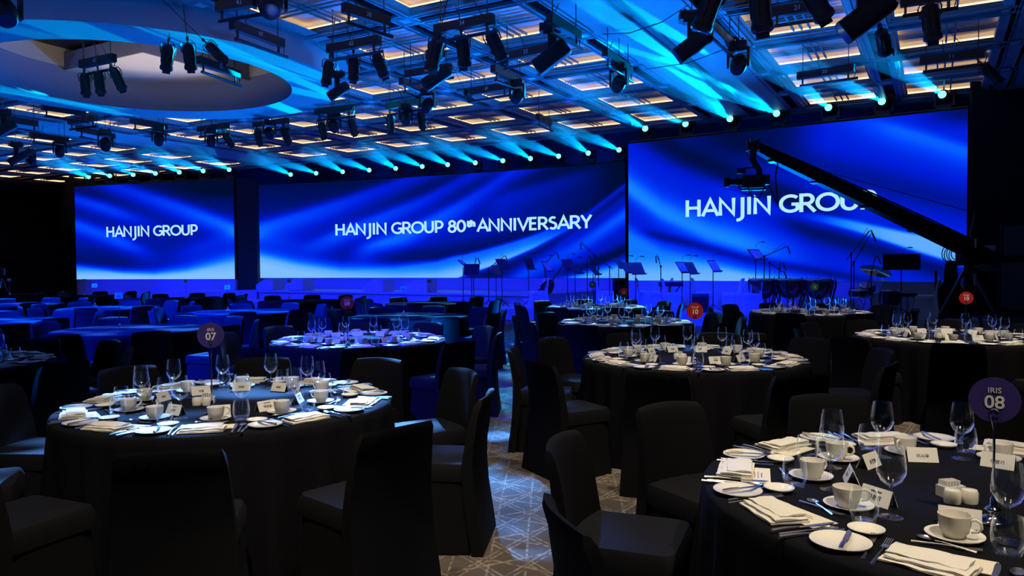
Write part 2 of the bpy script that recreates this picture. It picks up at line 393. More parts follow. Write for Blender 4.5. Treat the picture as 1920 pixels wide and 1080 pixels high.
# smooth plastered bays between the coffered fields
for i in (-1, 7):
    for j in range(JN, JF):
        uc, vc = OU - P * (i + .5), OV + P * (j + .5)
        MB().box((0, 0, .03), (P - 2 * Bw, P - .012, .06)).build('ceiling_panel', CEILP, ce, loc=W(uc, vc, CZ), rot=(0, 0, RZ))
t = MB()
Ls = P * (JF - JN)
for k in (-.07, .07): t.box((k, 0, 0), (.045, Ls, .03))
t.box((0, 0, .008), (.1, Ls, .015))
for i in (-1, 7):
    MB_ = t.build('ceiling_track', BLACK, ce, loc=W(OU - P * (i + .5), OV + P * (JF + JN) / 2, CZ - .015), rot=(0, 0, RZ)) if i == -1 else None
# the rest of the ceiling beyond the coffers
MB().box((0, 0, .05), (P * 5, P * (JF - JN), .1)).build('ceiling_panel', CEILP, ce, loc=W(OU - P * (IL + 2.6), OV + P * (JF + JN) / 2, CZ), rot=(0, 0, RZ))
MB().box((0, 0, .05), (1.0, P * (JF - JN), .1)).build('ceiling_panel', CEILP, ce, loc=W(U1 - .5, OV + P * (JF + JN) / 2, CZ), rot=(0, 0, RZ))
# edge and higher ceiling above the stage
vE = OV + P * JF + Bw
MB().box((0, 0, .55), (38.5, .12, 1.16)).build('ceiling_edge', mat('edge_paint', (.22, .24, .30, 1), .6), ce, loc=W(-17.5, vE + .06, CZ - .02), rot=(0, 0, RZ))
tag(quad('ceiling', [W(U0, vE, 6.4), W(U0, V1, 6.4), W(U1, V1, 6.4), W(U1, vE, 6.4)], mat('stage_ceiling', (.2, .2, .26, 1), .7)), kind='structure')

# round dropped ring with a deep opening
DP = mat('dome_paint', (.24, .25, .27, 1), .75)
dc = W(DOME_C[0], DOME_C[1], 0)
n = 96
ring = MB().lathe([(R_OUT, CZ + .1 - ZD), (R_OUT, 0), (R_IN, 0)], n); ring.lathe([(R_IN, 0), (R_IN + .0, .02)], n)
ro = tag(ring.build('ceiling', CEILP, None, loc=(dc.x, dc.y, ZD)), kind='structure')
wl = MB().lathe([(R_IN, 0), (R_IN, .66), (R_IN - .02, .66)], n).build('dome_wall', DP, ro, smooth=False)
smooth_angle(ro, 30); smooth_angle(wl, 30)
MB().lathe([(R_OUT - .1, CZ - ZD - .004), (3.95, CZ - ZD - .004)], n).build('ring_margin', RAILP, ro)
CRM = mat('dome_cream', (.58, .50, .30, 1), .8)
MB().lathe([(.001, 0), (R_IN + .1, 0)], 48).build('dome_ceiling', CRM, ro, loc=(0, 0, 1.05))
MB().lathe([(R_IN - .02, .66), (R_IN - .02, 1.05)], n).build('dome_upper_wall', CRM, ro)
# square raft hanging inside the dome, its near corner towards the camera
ap = G(267, 97, 5.55); au, av = UV(ap)
sq = 4.3
mb = MB().box((0, 0, .17), (sq, sq, .34)); mb.build('dome_raft', mat('raft_side', (.16, .17, .2, 1), .6), ro, loc=tuple(W(au - sq / 2, av + sq / 2, 5.55) - Vector((dc.x, dc.y, ZD))), rot=(0, 0, RZ))
MB().box((0, 0, 0), (sq - .02, sq - .02, .012)).build('raft_soffit', CRM, ro, loc=tuple(W(au - sq / 2, av + sq / 2, 5.542) - Vector((dc.x, dc.y, ZD))), rot=(0, 0, RZ))
lamp('dome_light', 'AREA', (dc.x, dc.y, ZD + .12), (dc.x, dc.y, 7), (1, .80, .45), 34, 3.6)

# ------------------------------------------------------------------ screens
ZT, ZB = 4.915, 1.055
def interp(x, pts):
    if x <= pts[0][0]: return pts[0][1] + (x - pts[0][0]) * (pts[1][1] - pts[0][1]) / (pts[1][0] - pts[0][0])
    for a, b in zip(pts, pts[1:]):
        if x <= b[0]:
            t = (x - a[0]) / (b[0] - a[0]); return a[1] + (b[1] - a[1]) * t
    a, b = pts[-2], pts[-1]; return b[1] + (x - b[0]) * (b[1] - a[1]) / (b[0] - a[0])
def sst(a, b, x):
    t = max(0, min(1, (x - a) / (b - a))); return t * t * (3 - 2 * t)
def ridge(x, y, pts, su, sd, amp, fade=None):
    if fade:
        k = sst(fade[0], fade[1], x) * (1 - sst(fade[2], fade[3], x))
        if k <= 0: return 0
    else: k = 1
    d = y - interp(x, pts); s = su if d < 0 else sd
    return amp * k * math.exp(-(d / s) ** 2)
RAMP = [(0, (0, 12, 50)), (.22, (0, 18, 120)), (.42, (0, 28, 215)), (.6, (0, 66, 255)), (.78, (20, 130, 255)), (.92, (95, 172, 255)), (1.1, (150, 205, 255))]
def ramp(i):
    i = max(0, min(1.1, i))
    for (a, ca), (b, cb) in zip(RAMP, RAMP[1:]):
        if i <= b:
            t = (i - a) / (b - a); return lin(*[ca[k] + (cb[k] - ca[k]) * t for k in range(3)])
    return lin(*RAMP[-1][1])
def pat_left(x, y):
    I = .08 + .22 * sst(340, 430, y)
    I += ridge(x, y, [(140, 318), (210, 346), (330, 386), (437, 428)], 15, 22, .38)
    I += ridge(x, y, [(140, 372), (200, 390), (270, 414), (340, 440)], 12, 16, .36, (100, 120, 180, 330))
    I += ridge(x, y, [(140, 420), (200, 442), (290, 480)], 13, 18, .32, (100, 120, 220, 320))
    I += ridge(x, y, [(300, 492), (370, 468), (437, 446)], 18, 40, .16, (280, 380, 500, 501))
    b = interp(x, [(140, 491), (230, 497), (290, 496), (350, 484), (437, 452)])
    I = I * (1 - .3 * sst(b - 40, b - 4, y) * (1 - sst(200, 300, x)))
    k = sst(b - 2, b + 10 + .12 * (x - 140), y); I = I * (1 - k) + k * (.62 + .42 * sst(b, 522, y))
    I -= .25 * sst(300, 437, x) * (1 - sst(345, 380, y))
    return I
def pat_centre(x, y):
    I = .08 + .25 * sst(330, 440, y) - .1 * sst(950, 1172, x) * (1 - sst(310, 380, y))
    I += ridge(x, y, [(485, 428), (560, 405), (640, 378), (740, 342), (800, 318)], 13, 26, .32)
    I += ridge(x, y, [(560, 470), (680, 420), (800, 370), (880, 328), (940, 296)], 12, 22, .30, (540, 640, 1100, 1200))
    I += ridge(x, y, [(640, 486), (760, 440), (860, 385), (960, 320), (1000, 300)], 15, 26, .36, (640, 700, 1040, 1120))
    I += ridge(x, y, [(880, 400), (960, 365), (1080, 330), (1172, 310)], 14, 30, .22, (880, 960, 1080, 1172))
    I += ridge(x, y, [(485, 452), (600, 470), (660, 478)], 22, 30, .16, (400, 410, 520, 640))
    be = interp(x, [(485, 455), (560, 472), (640, 484), (740, 490), (820, 487), (900, 470), (960, 453), (1000, 440), (1060, 416), (1100, 398), (1172, 343)])
    lo = interp(x, [(485, 640), (820, 540), (880, 513), (920, 500), (960, 483), (1000, 465), (1060, 432), (1100, 404), (1172, 346)])
    I *= 1 - .45 * sst(be - 36, be - 6, y) * sst(600, 800, x)
    soft = 30 if x < 640 else max(5, 30 - (x - 640) * .12)
    k = sst(be - 4, be + soft, y)
    J = .66 + .36 * sst(be, be + 45, y) - .25 * sst(980, 1120, x)
    I = I * (1 - k) + k * J
    k2 = sst(lo - 2, lo + 6, y)
    L = .36 - .2 * sst(lo, lo + 16, y) * (1 - sst(lo + 20, lo + 60, y))
    L += ridge(x, y, [(960, 525), (1000, 503), (1090, 456), (1172, 402)], 20, 20, .3, (900, 990, 1400, 1500))
    L += ridge(x, y, [(1040, 528), (1100, 505), (1172, 470)], 12, 8, -.3, (1000, 1060, 1400, 1500))
    g = interp(x, [(880, 545), (1000, 528), (1060, 512), (1110, 500), (1172, 484)])
    kk = sst(g - 4, g + 22, y); L = L * (1 - kk) + kk * .9
    L += ridge(x, y, [(1020, 478), (1100, 425), (1172, 370)], 9, 9, .14, (1000, 1080, 1400, 1500))
    return I * (1 - k2) + k2 * L
def pat_right(x, y):
    I = .44
    I += ridge(x, y, [(1178, 352), (1240, 398), (1330, 440), (1440, 472), (1560, 500)], 34, 22, .34, (1100, 1101, 1380, 1560))
    I += ridge(x, y, [(1178, 240), (1280, 290), (1400, 340), (1500, 380)], 26, 26, -.34, (1150, 1270, 1500, 1640))
    I -= .32 * (1 - sst(1440, 1560, x)) * sst(1260, 1400, x) * (1 - sst(240, 330, y))
    I += ridge(x, y, [(1620, 226), (1720, 254), (1815, 284), (1830, 290)], 14, 34, .24, (1520, 1700, 1900, 1901))
    I -= .3 * sst(1690, 1815, x) * (1 - sst(205, 250, y))
    I -= .16 * ridge(x, y, [(1600, 330), (1815, 385)], 30, 30, 1)
    I += ridge(x, y, [(1300, 330), (1450, 395), (1600, 425)], 16, 16, .12, (1300, 1400, 1600, 1640))
    u_ = interp(x, [(1440, 378), (1500, 392), (1560, 404), (1700, 434), (1815, 452)])
    l_ = interp(x, [(1440, 384), (1520, 412), (1600, 432), (1700, 466), (1815, 502)])
    k = sst(u_ - 3, u_ + 8, y) * (1 - sst(l_ - 3, l_ + 6, y)) * sst(1455, 1600, x)
    I = I * (1 - k) + k * (.72 + .2 * sst(1500, 1700, x))
    I += ridge(x, y, [(1440, 400), (1520, 434), (1600, 456), (1815, 524)], 14, 22, -.26, (1400, 1520, 1900, 1901))
    I += ridge(x, y, [(1200, 437), (1300, 458), (1400, 486), (1480, 501), (1600, 523)], 8, 8, -.2, (1180, 1230, 1600, 1700))
    g = interp(x, [(1178, 412), (1240, 446), (1300, 462), (1400, 490), (1480, 507), (1600, 526), (1700, 532), (1815, 540)])
    k = sst(g - 2, g + 34, y); J = .74 + .22 * sst(470, 528, y); I = I * (1 - k) + k * J
    return I
def screen(name, label, tops, corners, pat, nx, ny=120):
    base = [G(x, y, ZT) for x, y in tops]
    L = [0]
    for a, b in zip(base, base[1:]): L.append(L[-1] + (b - a).length)
    def at(s):
        d = s * L[-1]
        for k in range(len(base) - 1):
            if d <= L[k + 1] + 1e-9:
                t = (d - L[k]) / (L[k + 1] - L[k]); return base[k].lerp(base[k + 1], t)
        return base[-1].copy()
    (x0, yt0, yb0), (x1, yt1, yb1) = corners
    dx = (base[-1] - base[0]).normalized(); nrm = Vector((dx.y, -dx.x, 0))
    root = thing(name, label, 'screen', base[0].lerp(base[-1], .5) * 1.0)
    root.location.z = ZB
    V = []; F = []; C = []
    for j in range(ny + 1):
        for i in range(nx + 1):
            s, t = i / nx, j / ny
            p = at(s); p.z = ZB + (ZT - ZB) * t
            V.append(p - Vector(root.location))
            x, _ = PXY(p)
            kx = (x - x0) / (x1 - x0)
            y = (yb0 + (yb1 - yb0) * kx) * (1 - t) + (yt0 + (yt1 - yt0) * kx) * t
            C.append(ramp(pat(x, y)))
    for j in range(ny):
        for i in range(nx):
            a = j * (nx + 1) + i; F.append((a, a + 1, a + nx + 2, a + nx + 1))
    me = bpy.data.meshes.new(name + '_face'); me.from_pydata(V, [], F); me.update()
    ca = me.color_attributes.new('picture', 'FLOAT_COLOR', 'POINT')
    ca.data.foreach_set('color', [q for c in C for q in c])
    m = bpy.data.materials.get('led_picture')
    if not m:
        m = bpy.data.materials.new('led_picture'); m.use_nodes = True; nt = m.node_tree; nt.nodes.clear()
        o = nt.nodes.new('ShaderNodeOutputMaterial'); e = nt.nodes.new('ShaderNodeEmission'); at_ = nt.nodes.new('ShaderNodeAttribute'); at_.attribute_name = 'picture'
        e.inputs[1].default_value = 1.0; nt.links.new(at_.outputs['Color'], e.inputs[0]); nt.links.new(e.outputs[0], o.inputs[0])
    me.materials.append(m); fo = bpy.data.objects.new('display_face', me); col.objects.link(fo); fo.parent = root
    # housing behind
    bV = []; n_ = 24
    for i in range(n_ + 1):
        p = at(i / n_)
        for off, z in ((.012, ZB), (.012, ZT + .02), (.25, ZT + .02), (.25, ZB)): 
            q = p - nrm * off; q.z = z; bV.append(q - Vector(root.location))
    bF = []
    for i in range(n_):
        for k in range(4):
            bF.append((i * 4 + k, i * 4 + (k + 1) % 4, i * 4 + 4 + (k + 1) % 4, i * 4 + 4 + k))
    bF += [(0, 3, 2, 1), (n_ * 4, n_ * 4 + 1, n_ * 4 + 2, n_ * 4 + 3)]
    MB().add(bV, bF).build('display_housing', BLACK, root)
    return root, at, nrm, L[-1]
TL = [(139.5, 350), (437, 336)]
TC = [(485, 347), (560, 344), (640, 340), (730, 335), (820, 329), (910, 323.5), (1000, 317), (1085, 310.5), (1172, 303)]
TR = [(1178, 270), (1815, 204)]
SL = screen('stage_screen', 'tall blue screen at the left of the stage showing two white words', TL, ((139.5, 350, 524), (437, 336, 525.5)), pat_left, 120)
SC = screen('stage_screen', 'very wide curved blue screen behind the stage with 80th anniversary lettering', TC, ((485, 347, 522.8), (1172, 303, 523.7)), pat_centre, 300)
SR = screen('stage_screen', 'large blue screen at the right, partly behind the camera crane', TR, ((1178, 270, 528), (1815, 204, 531.5)), pat_right, 300)
for s in (SL, SC, SR): s[0]['group'] = 'stage screens'

# lettering strokes: unit cap height, each glyph = (advance, [polylines])
def arc(cx, cy, rx, ry, a0, a1, n=14):
    return [(cx + rx * math.cos(math.radians(a0 + (a1 - a0) * k / n)), cy + ry * math.sin(math.radians(a0 + (a1 - a0) * k / n))) for k in range(n + 1)]
GL = {
 'H': (.82, [[(.08, 0), (.08, 1)], [(.66, 0), (.66, 1)], [(.08, .52), (.66, .52)]]),
 'A': (.80, [[(.02, 0), (.39, .96), (.76, 0)], [(.16, .32), (.62, .32)]]),
 'N': (.86, [[(.08, 0), (.08, .94), (.70, .06), (.70, 1)]]),
 'J': (.44, [arc(.02, -.06, .24, .24, -100, 0, 8) + [(.26, 1)]]),
 'I': (.32, [[(.12, 0), (.12, 1)]]),
 'G': (.86, [arc(.48, .5, .42, .5 - .07, 48, 318, 20) + [(.76, .46), (.52, .46)]]),
 'R': (.72, [[(.08, 0), (.08, .94), (.34, .94)] + arc(.34, .70, .22, .24, 90, -90, 8) + [(.08, .46)], [(.32, .46), (.66, 0)]]),
 'O': (.98, [arc(.46, .5, .42, .43, 0, 360, 26)]),
 'U': (.80, [[(.08, 1), (.08, .36)] + arc(.36, .36, .28, .30, 180, 360, 12) + [(.64, 1)]]),
 'P': (.66, [[(.08, 0), (.08, .94), (.32, .94)] + arc(.32, .67, .23, .27, 90, -90, 8) + [(.08, .40)]]),
 'V': (.78, [[(.02, 1), (.38, .05), (.74, 1)]]),
 'E': (.60, [[(.50, .94), (.08, .94), (.08, .06), (.50, .06)], [(.08, .52), (.46, .52)]]),
 'S': (.60, [arc(.28, .71, .20, .22, 40, 200, 9) + arc(.28, .29, .21, .23, 80, -145, 12)]),
 'Y': (.72, [[(.02, 1), (.34, .46), (.66, 1)], [(.34, .46), (.34, 0)]]),
 '8': (.64, [arc(.30, .73, .19, .20, 0, 360, 18), arc(.30, .28, .24, .24, 0, 360, 18)]),
 '0': (.70, [arc(.31, .5, .26, .43, 0, 360, 24)]),
 't': (.34, [[(.14, .62), (.14, .16)] + arc(.24, .14, .10, .10, 180, 300, 5), [(.02, .46), (.30, .46)]]),
 'h': (.46, [[(.06, 0), (.06, .70)], [(.06, .30)] + arc(.20, .30, .14, .16, 180, 0, 8) + [(.34, 0)]]),
 ' ': (.30, [])}
LET = emission('lettering_glow', lin(178, 236, 255), 1.0)
def ribbon(pts, wd):
    V = []; F = []; closed = math.dist(pts[0], pts[-1]) < 1e-4
    if closed: pts = pts[:-1]
    n_ = len(pts)
    for i, p in enumerate(pts):
        a = pts[i - 1] if (i > 0 or closed) else p; b = pts[(i + 1) % n_] if (i < n_ - 1 or closed) else p
        d1 = Vector((p[0] - a[0], p[1] - a[1])); d2 = Vector((b[0] - p[0], b[1] - p[1]))
        if d1.length < 1e-6: d1 = d2.copy()
        if d2.length < 1e-6: d2 = d1.copy()
        d1.normalize(); d2.normalize(); t = (d1 + d2)
        t = t.normalized() if t.length > 1e-6 else d1
        nn = Vector((-t.y, t.x)); k = 1 / max(.45, nn.dot(Vector((-d1.y, d1.x))))
        V += [(p[0] + nn.x * wd / 2 * k, p[1] + nn.y * wd / 2 * k), (p[0] - nn.x * wd / 2 * k, p[1] - nn.y * wd / 2 * k)]
    m = n_ if closed else n_ - 1
    for i in range(m):
        j = (i + 1) % n_; F.append((2 * i, 2 * i + 1, 2 * j + 1, 2 * j))
    return V, F
def lettering(S, s0, s1, zbase, cap, runs, wd=.172):
    """runs: [(text, scale, raise)]; laid out between arc positions s0..s1 of the screen"""
    root, at, nrm, L = S
    tot = sum(sum(GL[c][0] for c in t) * k for t, k, r in runs)
    unit = (s1 - s0) * L / tot; x = 0
    for t, k, r in runs:
        for ch in t:
            adv, strokes = GL[ch]
            mb = MB(); layer = 0
            for st in strokes:
                V, F = ribbon(st, wd * (1.0 if k == 1 else 1.35)); layer += 1
                VV = []
                for (a, b) in V:
                    px = (x + a * k) * unit; p = at(s0 + px / L) + nrm * (.014 + .001 * layer); p.z = zbase + (b * k + r) * cap; VV.append(p - Vector(root.location))
                mb.add(VV, F)
            if strokes: mb.build('screen_letter', LET, root)
            x += adv * k
def s_at(S, px):
    lo, hi = 0, 1
    for _ in range(30):
        m = (lo + hi) / 2; x, _y = PXY(S[1](m)); lo, hi = (m, hi) if x < px else (lo, m)
    return lo
def z_at(S, px, py):
    p = S[1](s_at(S, px)); p.z = 2; y2 = PXY(p)[1]; p.z = 3; y3 = PXY(p)[1]; return 2 + (py - y2) / (y3 - y2)
def put_text(S, xa, xb, ya_base, ya_top, runs):
    z0 = z_at(S, xa, ya_base); z1 = z_at(S, xa, ya_top)
    lettering(S, s_at(S, xa), s_at(S, xb), z0, z1 - z0, runs)
put_text(SL, 198, 370, 444.5, 425.5, [('HANJIN GROUP', 1, 0)])
put_text(SC, 628, 1110, 441.5, 420.5, [('HANJIN GROUP ', 1, 0), ('80', 1.0, 0), ('th', .78, .42), (' ', .4, 0), ('ANNIVERSARY', 1, 0)])
put_text(SR, 1286, 1647, 407, 376, [('HANJIN GROUP', 1, 0)])

# ------------------------------------------------------------------ stage
STG = mat('stage_vinyl', (.50, .50, .52, 1), .35, noise=.1, nscale=3)
STF = mat('stage_front', (.45, .45, .48, 1), .6)
def slab(name, pts, z0, z1, m, parent=None, kind=None):
    n_ = len(pts); V = [(p[0], p[1], z0) for p in pts] + [(p[0], p[1], z1) for p in pts]
    F = [tuple(range(n_, 2 * n_)), tuple(reversed(range(n_)))] + [(i, (i + 1) % n_, n_ + (i + 1) % n_, n_ + i) for i in range(n_)]
    c = Vector((sum(p[0] for p in pts) / n_, sum(p[1] for p in pts) / n_, z0))
    V = [Vector(v) - c for v in V]
    o = MB().add(V, F).build(name, m, parent, loc=c if parent is None else c - Vector(parent.location))
    if kind: o['kind'] = kind
    return o
VP = 18.3                                   # front of the low orchestra platform
low = slab('orchestra_platform', [W(-33, VP), W(1.1, VP), W(1.1, 21.4), W(-7.5, 22.4), W(-33, 22.4)], 0, .30, STG)
tag(low, 'low blue-lit platform along the foot of the screens carrying the music stands', 'platform')
slab('platform_edge', [W(-33, VP - .04), W(1.1, VP - .04), W(1.1, VP), W(-33, VP)], 0, .05, mat('edge_strip', (.55, .56, .6, 1), .4), low)
A = lambda S, s, d: S[1](s) + S[2] * d
main = slab('main_stage', [W(-23.6, 20.4), W(-10.4, 20.4), A(SC, .93, -.3), A(SC, .75, -.3), A(SC, .5, -.3), A(SC, .25, -.3), A(SC, .02, -.3)], .30, .62, STG)
tag(main, 'raised main stage floor in front of the widest screen', 'stage')
slab('stage_lip', [W(-23.6, 20.34), W(-10.4, 20.34), W(-10.4, 20.4), W(-23.6, 20.4)], .56, .63, mat('edge_strip', (0, 0, 0, 1)), main)
ramp_ = slab('stage_apron', [A(SL, .45, .03), W(-24.0, 19.3), W(-22.5, 20.3), A(SL, .995, .03)], .30, .62, STG)
tag(ramp_, 'angled wing of the main stage below the left screen', 'stage')
def plinth(S, zl, lab, s0=0.0, s1=1.0):
    n_ = 16; a = [S[1](s0 + (s1 - s0) * k / n_) - S[2] * .0 for k in range(n_ + 1)]; b = [p - S[2] * .28 for p in reversed(a)]
    o = slab('screen_plinth', a + b, zl, ZB - .012, STF); tag(o, lab, 'plinth'); return o
plinth(SL, .302, 'lavender plinth under the left screen'); plinth(SC, .622, 'blue plinth under the wide middle screen', .0, .97); plinth(SR, .302, 'pale blue plinth under the large right screen')
# dark flats between and beside the screens
FLAT = mat('flat_black', (.014, .016, .022, 1), .65, noise=.2, nscale=2)
pa, pb = A(SL, 1.0, -.1), A(SC, 0, -.1)
pb2 = GV(483, UV(pa)[1] + .9)
slab('masking_flat', [pa + Vector((.05, .02, 0)), Vector((pb2.x, pb2.y, 0)), Vector((pb2.x, pb2.y + .3, 0)), pa + Vector((.05, .4, 0))], .625, 5.0, FLAT)
tag(bpy.data.objects['masking_flat'], 'dark flat standing between the left and the middle screen', 'flat')
pr = A(SR, 1, -.05)
cu = MB(); nfold = 40
c0 = Vector((pr.x + .04, pr.y, 0)); c1 = W(U1 - .05, 20.6)
V = []; F = []
for i in range(nfold * 4 + 1):
    t_ = i / (nfold * 4); p = c0.lerp(c1, t_); d = (c1 - c0).normalized(); nn = Vector((d.y, -d.x, 0))
    p = p + nn * .05 * math.sin(i * PI / 2 + .4)
    V += [Vector((p.x, p.y, .0)), Vector((p.x, p.y, 6.2))]
F = [(2 * i, 2 * i + 2, 2 * i + 3, 2 * i + 1) for i in range(nfold * 4)]
tag(MB().add([v - c0 for v in V], F).build('stage_curtain', FLAT, None, loc=c0), 'black pleated curtain beside the right screen', 'curtain')
pl = A(SL, 0, .0)
V = []; c1 = W(-37.5, 21.6); c0 = Vector((pl.x - .05, pl.y, 0))
for i in range(nfold * 4 + 1):
    t_ = i / (nfold * 4); p = c0.lerp(c1, t_); d = (c1 - c0).normalized(); nn = Vector((d.y, -d.x, 0)); p = p + nn * .05 * math.sin(i * PI / 2)
    V += [Vector((p.x, p.y, 3.3)), Vector((p.x, p.y, 6.2))]
tag(MB().add([v - c0 for v in V], F).build('stage_curtain', FLAT, None, loc=c0), 'black border curtain high up left of the left screen', 'curtain')
# wedge blocks on the stage
def wedge(name, w_, d_, h_):
    prof = [(-d_ / 2, 0), (d_ / 2, 0), (d_ / 2, h_ * .45), (0, h_), (-d_ / 2, h_)]
    V = [(-w_ / 2, a, b) for a, b in prof] + [(w_ / 2, a, b) for a, b in prof]
    k = 5; F = [tuple(reversed(range(k))), tuple(range(k, 2 * k))] + [(i, (i + 1) % k, k + (i + 1) % k, k + i) for i in range(k)]
    return MB().add(V, F).build(name, WHITEP)
wp = proto(tag(wedge('stage_monitor_block', .6, .9, .42), 'x', 'stage block'))
for k, (px, lab) in enumerate([(506, 'blue-lit wedge block leftmost on the main stage'), (561, 'blue-lit wedge block second from left on the main stage'),
                               (709, 'blue-lit wedge block third from left on the main stage'), (789, 'blue-lit wedge block rightmost on the main stage')]):
    p = GV(px, 20.95 if k < 2 else 20.7); place(wp, (p.x, p.y, .632), RZ + PI / 2 * (1 if k < 2 else 1), lab, 'wedge blocks on the main stage')

# ------------------------------------------------------------------ moving heads along the screen tops with their beams in the haze
def haze_mat():
    m = bpy.data.materials.new('haze'); m.use_nodes = True; nt = m.node_tree; nt.nodes.clear()
    o = nt.nodes.new('ShaderNodeOutputMaterial'); v = nt.nodes.new('ShaderNodeVolumeScatter'); v.inputs['Color'].default_value = (.6, .9, 1, 1)
    v.inputs['Density'].default_value = .2; v.inputs['Anisotropy'].default_value = .25
    nt.links.new(v.outputs[0], o.inputs['Volume']); return m
HAZE = haze_mat()
def head_proto():
    """moving head: base, yoke arms, head with lens along local -Y"""
    r = thing('moving_head', 'x', 'stage light')
    MB().rbox((0, 0, .06), (.34, .26, .12), .03).build('base', BLACK, r)
    MB().box((-.19, 0, .27), (.045, .12, .34), taper=.8).box((.19, 0, .27), (.045, .12, .34), taper=.8).box((0, 0, .13), (.40, .13, .04)).build('yoke', BLACK, r)
    h = MB().lathe([(.05, -.2), (.13, -.17), (.15, -.02), (.14, .08), (.12, .2), (.105, .24)], 18, caps=True)
    h.xf(Matrix.Translation((0, 0, .34)) @ Matrix.Rotation(PI / 2, 4, 'X')); ho = h.build('head', BLACK, r, True)
    l = MB().lathe([(.001, .247), (.085, .247)], 18); l.xf(Matrix.Translation((0, 0, .34)) @ Matrix.Rotation(PI / 2, 4, 'X')); l.build('lens', LENS, ho)
    return r
hd = proto(head_proto())
AIM = Vector((-6.5, -1.0, 0))
rows = [('left', [162, 202, 246, 288, 333, 378, 427], SL, [336, 334, 331, 329, 327, 325, 322]),
        ('middle', [542, 590, 640, 690, 740, 790, 838, 890, 942, 994, 1047, 1103, 1161], SC, [331, 328.5, 326.5, 324, 322, 319.5, 315, 312, 307, 301, 296, 289, 283]),
        ('right', [1209, 1285, 1369, 1457, 1555, 1656, 1770], SR, [248, 240, 230, 220, 209, 197, 184])]
ORD = ['leftmost', 'second from left', 'third from left', 'fourth from left', 'fifth from left', 'sixth from left', 'seventh from left', 'sixth from right', 'fifth from right', 'fourth from right', 'third from right', 'second from right', 'rightmost']
tr_n = 0
hz_parts = []
for nm, xs, S, ys in rows:
    for k, px in enumerate(xs):
        s_ = s_at(S, px); p = S[1](s_) - S[2] * .18
        zc = EYE
        rr = ray(px, ys[k]); zc = EYE + rr.z * (p.y / rr.y)
        base_z = max(zc - .34, ZT + .03); zc = base_z + .34
        lab = ORD[k] if nm == 'middle' else (ORD[:6] + ['rightmost'])[k]
        d = Vector((AIM.x - p.x, AIM.y - p.y, 0)); rz = math.atan2(d.y, d.x) + PI / 2
        place(hd, (p.x, p.y, base_z), rz, 'lit moving head, %s of the row above the %s screen' % (lab, {'left': 'left', 'middle': 'middle', 'right': 'right'}[nm]), 'moving heads above the screens')
        dn = d.normalized(); src = Vector((p.x, p.y, zc)) + dn * .28
        tgt = src + dn * 10 + Vector((0, 0, -.22))
        sw = [0, .7, -.4, .5, -.6, .3, -.2][k % 7]
        tgt += Vector((dn.y, -dn.x, 0)) * sw
        lamp('moving_head_lamp', 'SPOT', src, tgt, (.0, .36, 1.0), 5400, .03, 12, .25)
        # haze lit inside the beam: three fingers
        ax = (tgt - src).normalized(); side = Vector((ax.y, -ax.x, 0)).normalized(); upv = side.cross(ax)
        L_ = 6.5
        mb = MB()
        for (a_, b_) in ((0, .035), (.04, -.012), (-.042, -.02)):
            axx = (ax + side * a_ + upv * b_).normalized()
            mb.tube([src + axx * .06 - src, axx * L_], [.035, L_ * .026], 10)
        hb = mb.build('haze_cone', HAZE, None, loc=src)
        tag(hb, 'haze lit by the %s moving head above the %s screen' % (lab, nm), 'light beam', 'beams above the screens', 'stuff')
# stage edge truss carrying small fixtures, above the screens
for S, nm in ((SL, 'left'), (SC, 'middle'), (SR, 'right')):
    b = MB(); pts = [S[1](k / 14) - S[2] * .18 for k in range(15)]
    c0 = pts[0].copy(); c0.z = ZT + .03
    for dz, dd_ in ((0, 0), (.0, .28), (-.25, .14)):
        b.tube([p - S[2] * (dd_ - .14) - c0 + Vector((0, 0, .06 + dz)) for p in pts], .02, 6)
    for k in range(14):
        for s in (0, 1):
            a = pts[k + s] - S[2] * -.14 * (1 if s else -1) - c0 + Vector((0, 0, .06)); q = pts[k + 1 - s] - c0 + Vector((0, 0, -.19)); b.tube([a, q], .01, 5)
    o = b.build('lighting_truss', BMETAL, None, loc=c0); tag(o, 'slim truss along the top of the %s screen' % nm, 'truss', 'trusses above the screens')

# ------------------------------------------------------------------ raceways and lanterns hanging from the ceiling
def raceway(x0, y0, x1, y1, num, z=4.93, pipe_dz=-.19, px=(0.14, -.1)):
    a, b = G(x0, y0, z), G(x1, y1, z)
    d = b - a; L_ = d.length; rz = math.atan2(d.y, d.x); c = (a + b) / 2
    lab = 'black numbered wiring bar %s hanging under the coffers' % num if num else None
    r = thing('lighting_bar', 'x', 'lighting bar', (c.x, c.y, z), rz, 'numbered lighting bars under the ceiling')
    MB().box((0, 0, 0), (L_, .10, .13)).build('raceway', BLACK, r)
    e = L_ * .5
    MB().tube([(-e * (1 + px[1]), -.02, pipe_dz), (e * (1 + px[0]), -.02, pipe_dz)], .026, 8).build('pipe', BMETAL, r)
    for k in (-.8, .8):
        MB().tube([(e * k, 0, .06), (e * k, 0, CZ - z + .3)], .008, 5).build('hanger', BMETAL, r)
        MB().box((e * k, -.01, pipe_dz / 2), (.03, .02, abs(pipe_dz))).build('bracket', BMETAL, r)
    MB().tube([(e * .9, .03, 0), (e * 1.02, .0, .03), (e * 1.06, 0, -.08), (e * .98, -.02, pipe_dz)], .007, 5).build('cable', BLACK, r)
    MB().tube([(-e * .2, .04, .05), (-e * .28, .1, .16), (-e * .3, .02, .3)], .007, 5).build('cable', BLACK, r)
    if num in (42, 34, 38, 47, 43, 33, 21, 20, 11, 49, 46, 41, 61, 63):
        for s in (-1, 1):
            text(str(num), 'number', .09, DIALW, r, (0, s * .0515, 0), (PI / 2, 0, 0 if s < 0 else PI))
    return r
TENS = {1: 'eleven', 2: 'twenty', 3: 'thirty', 4: 'forty', 5: 'fifty', 6: 'sixty'}
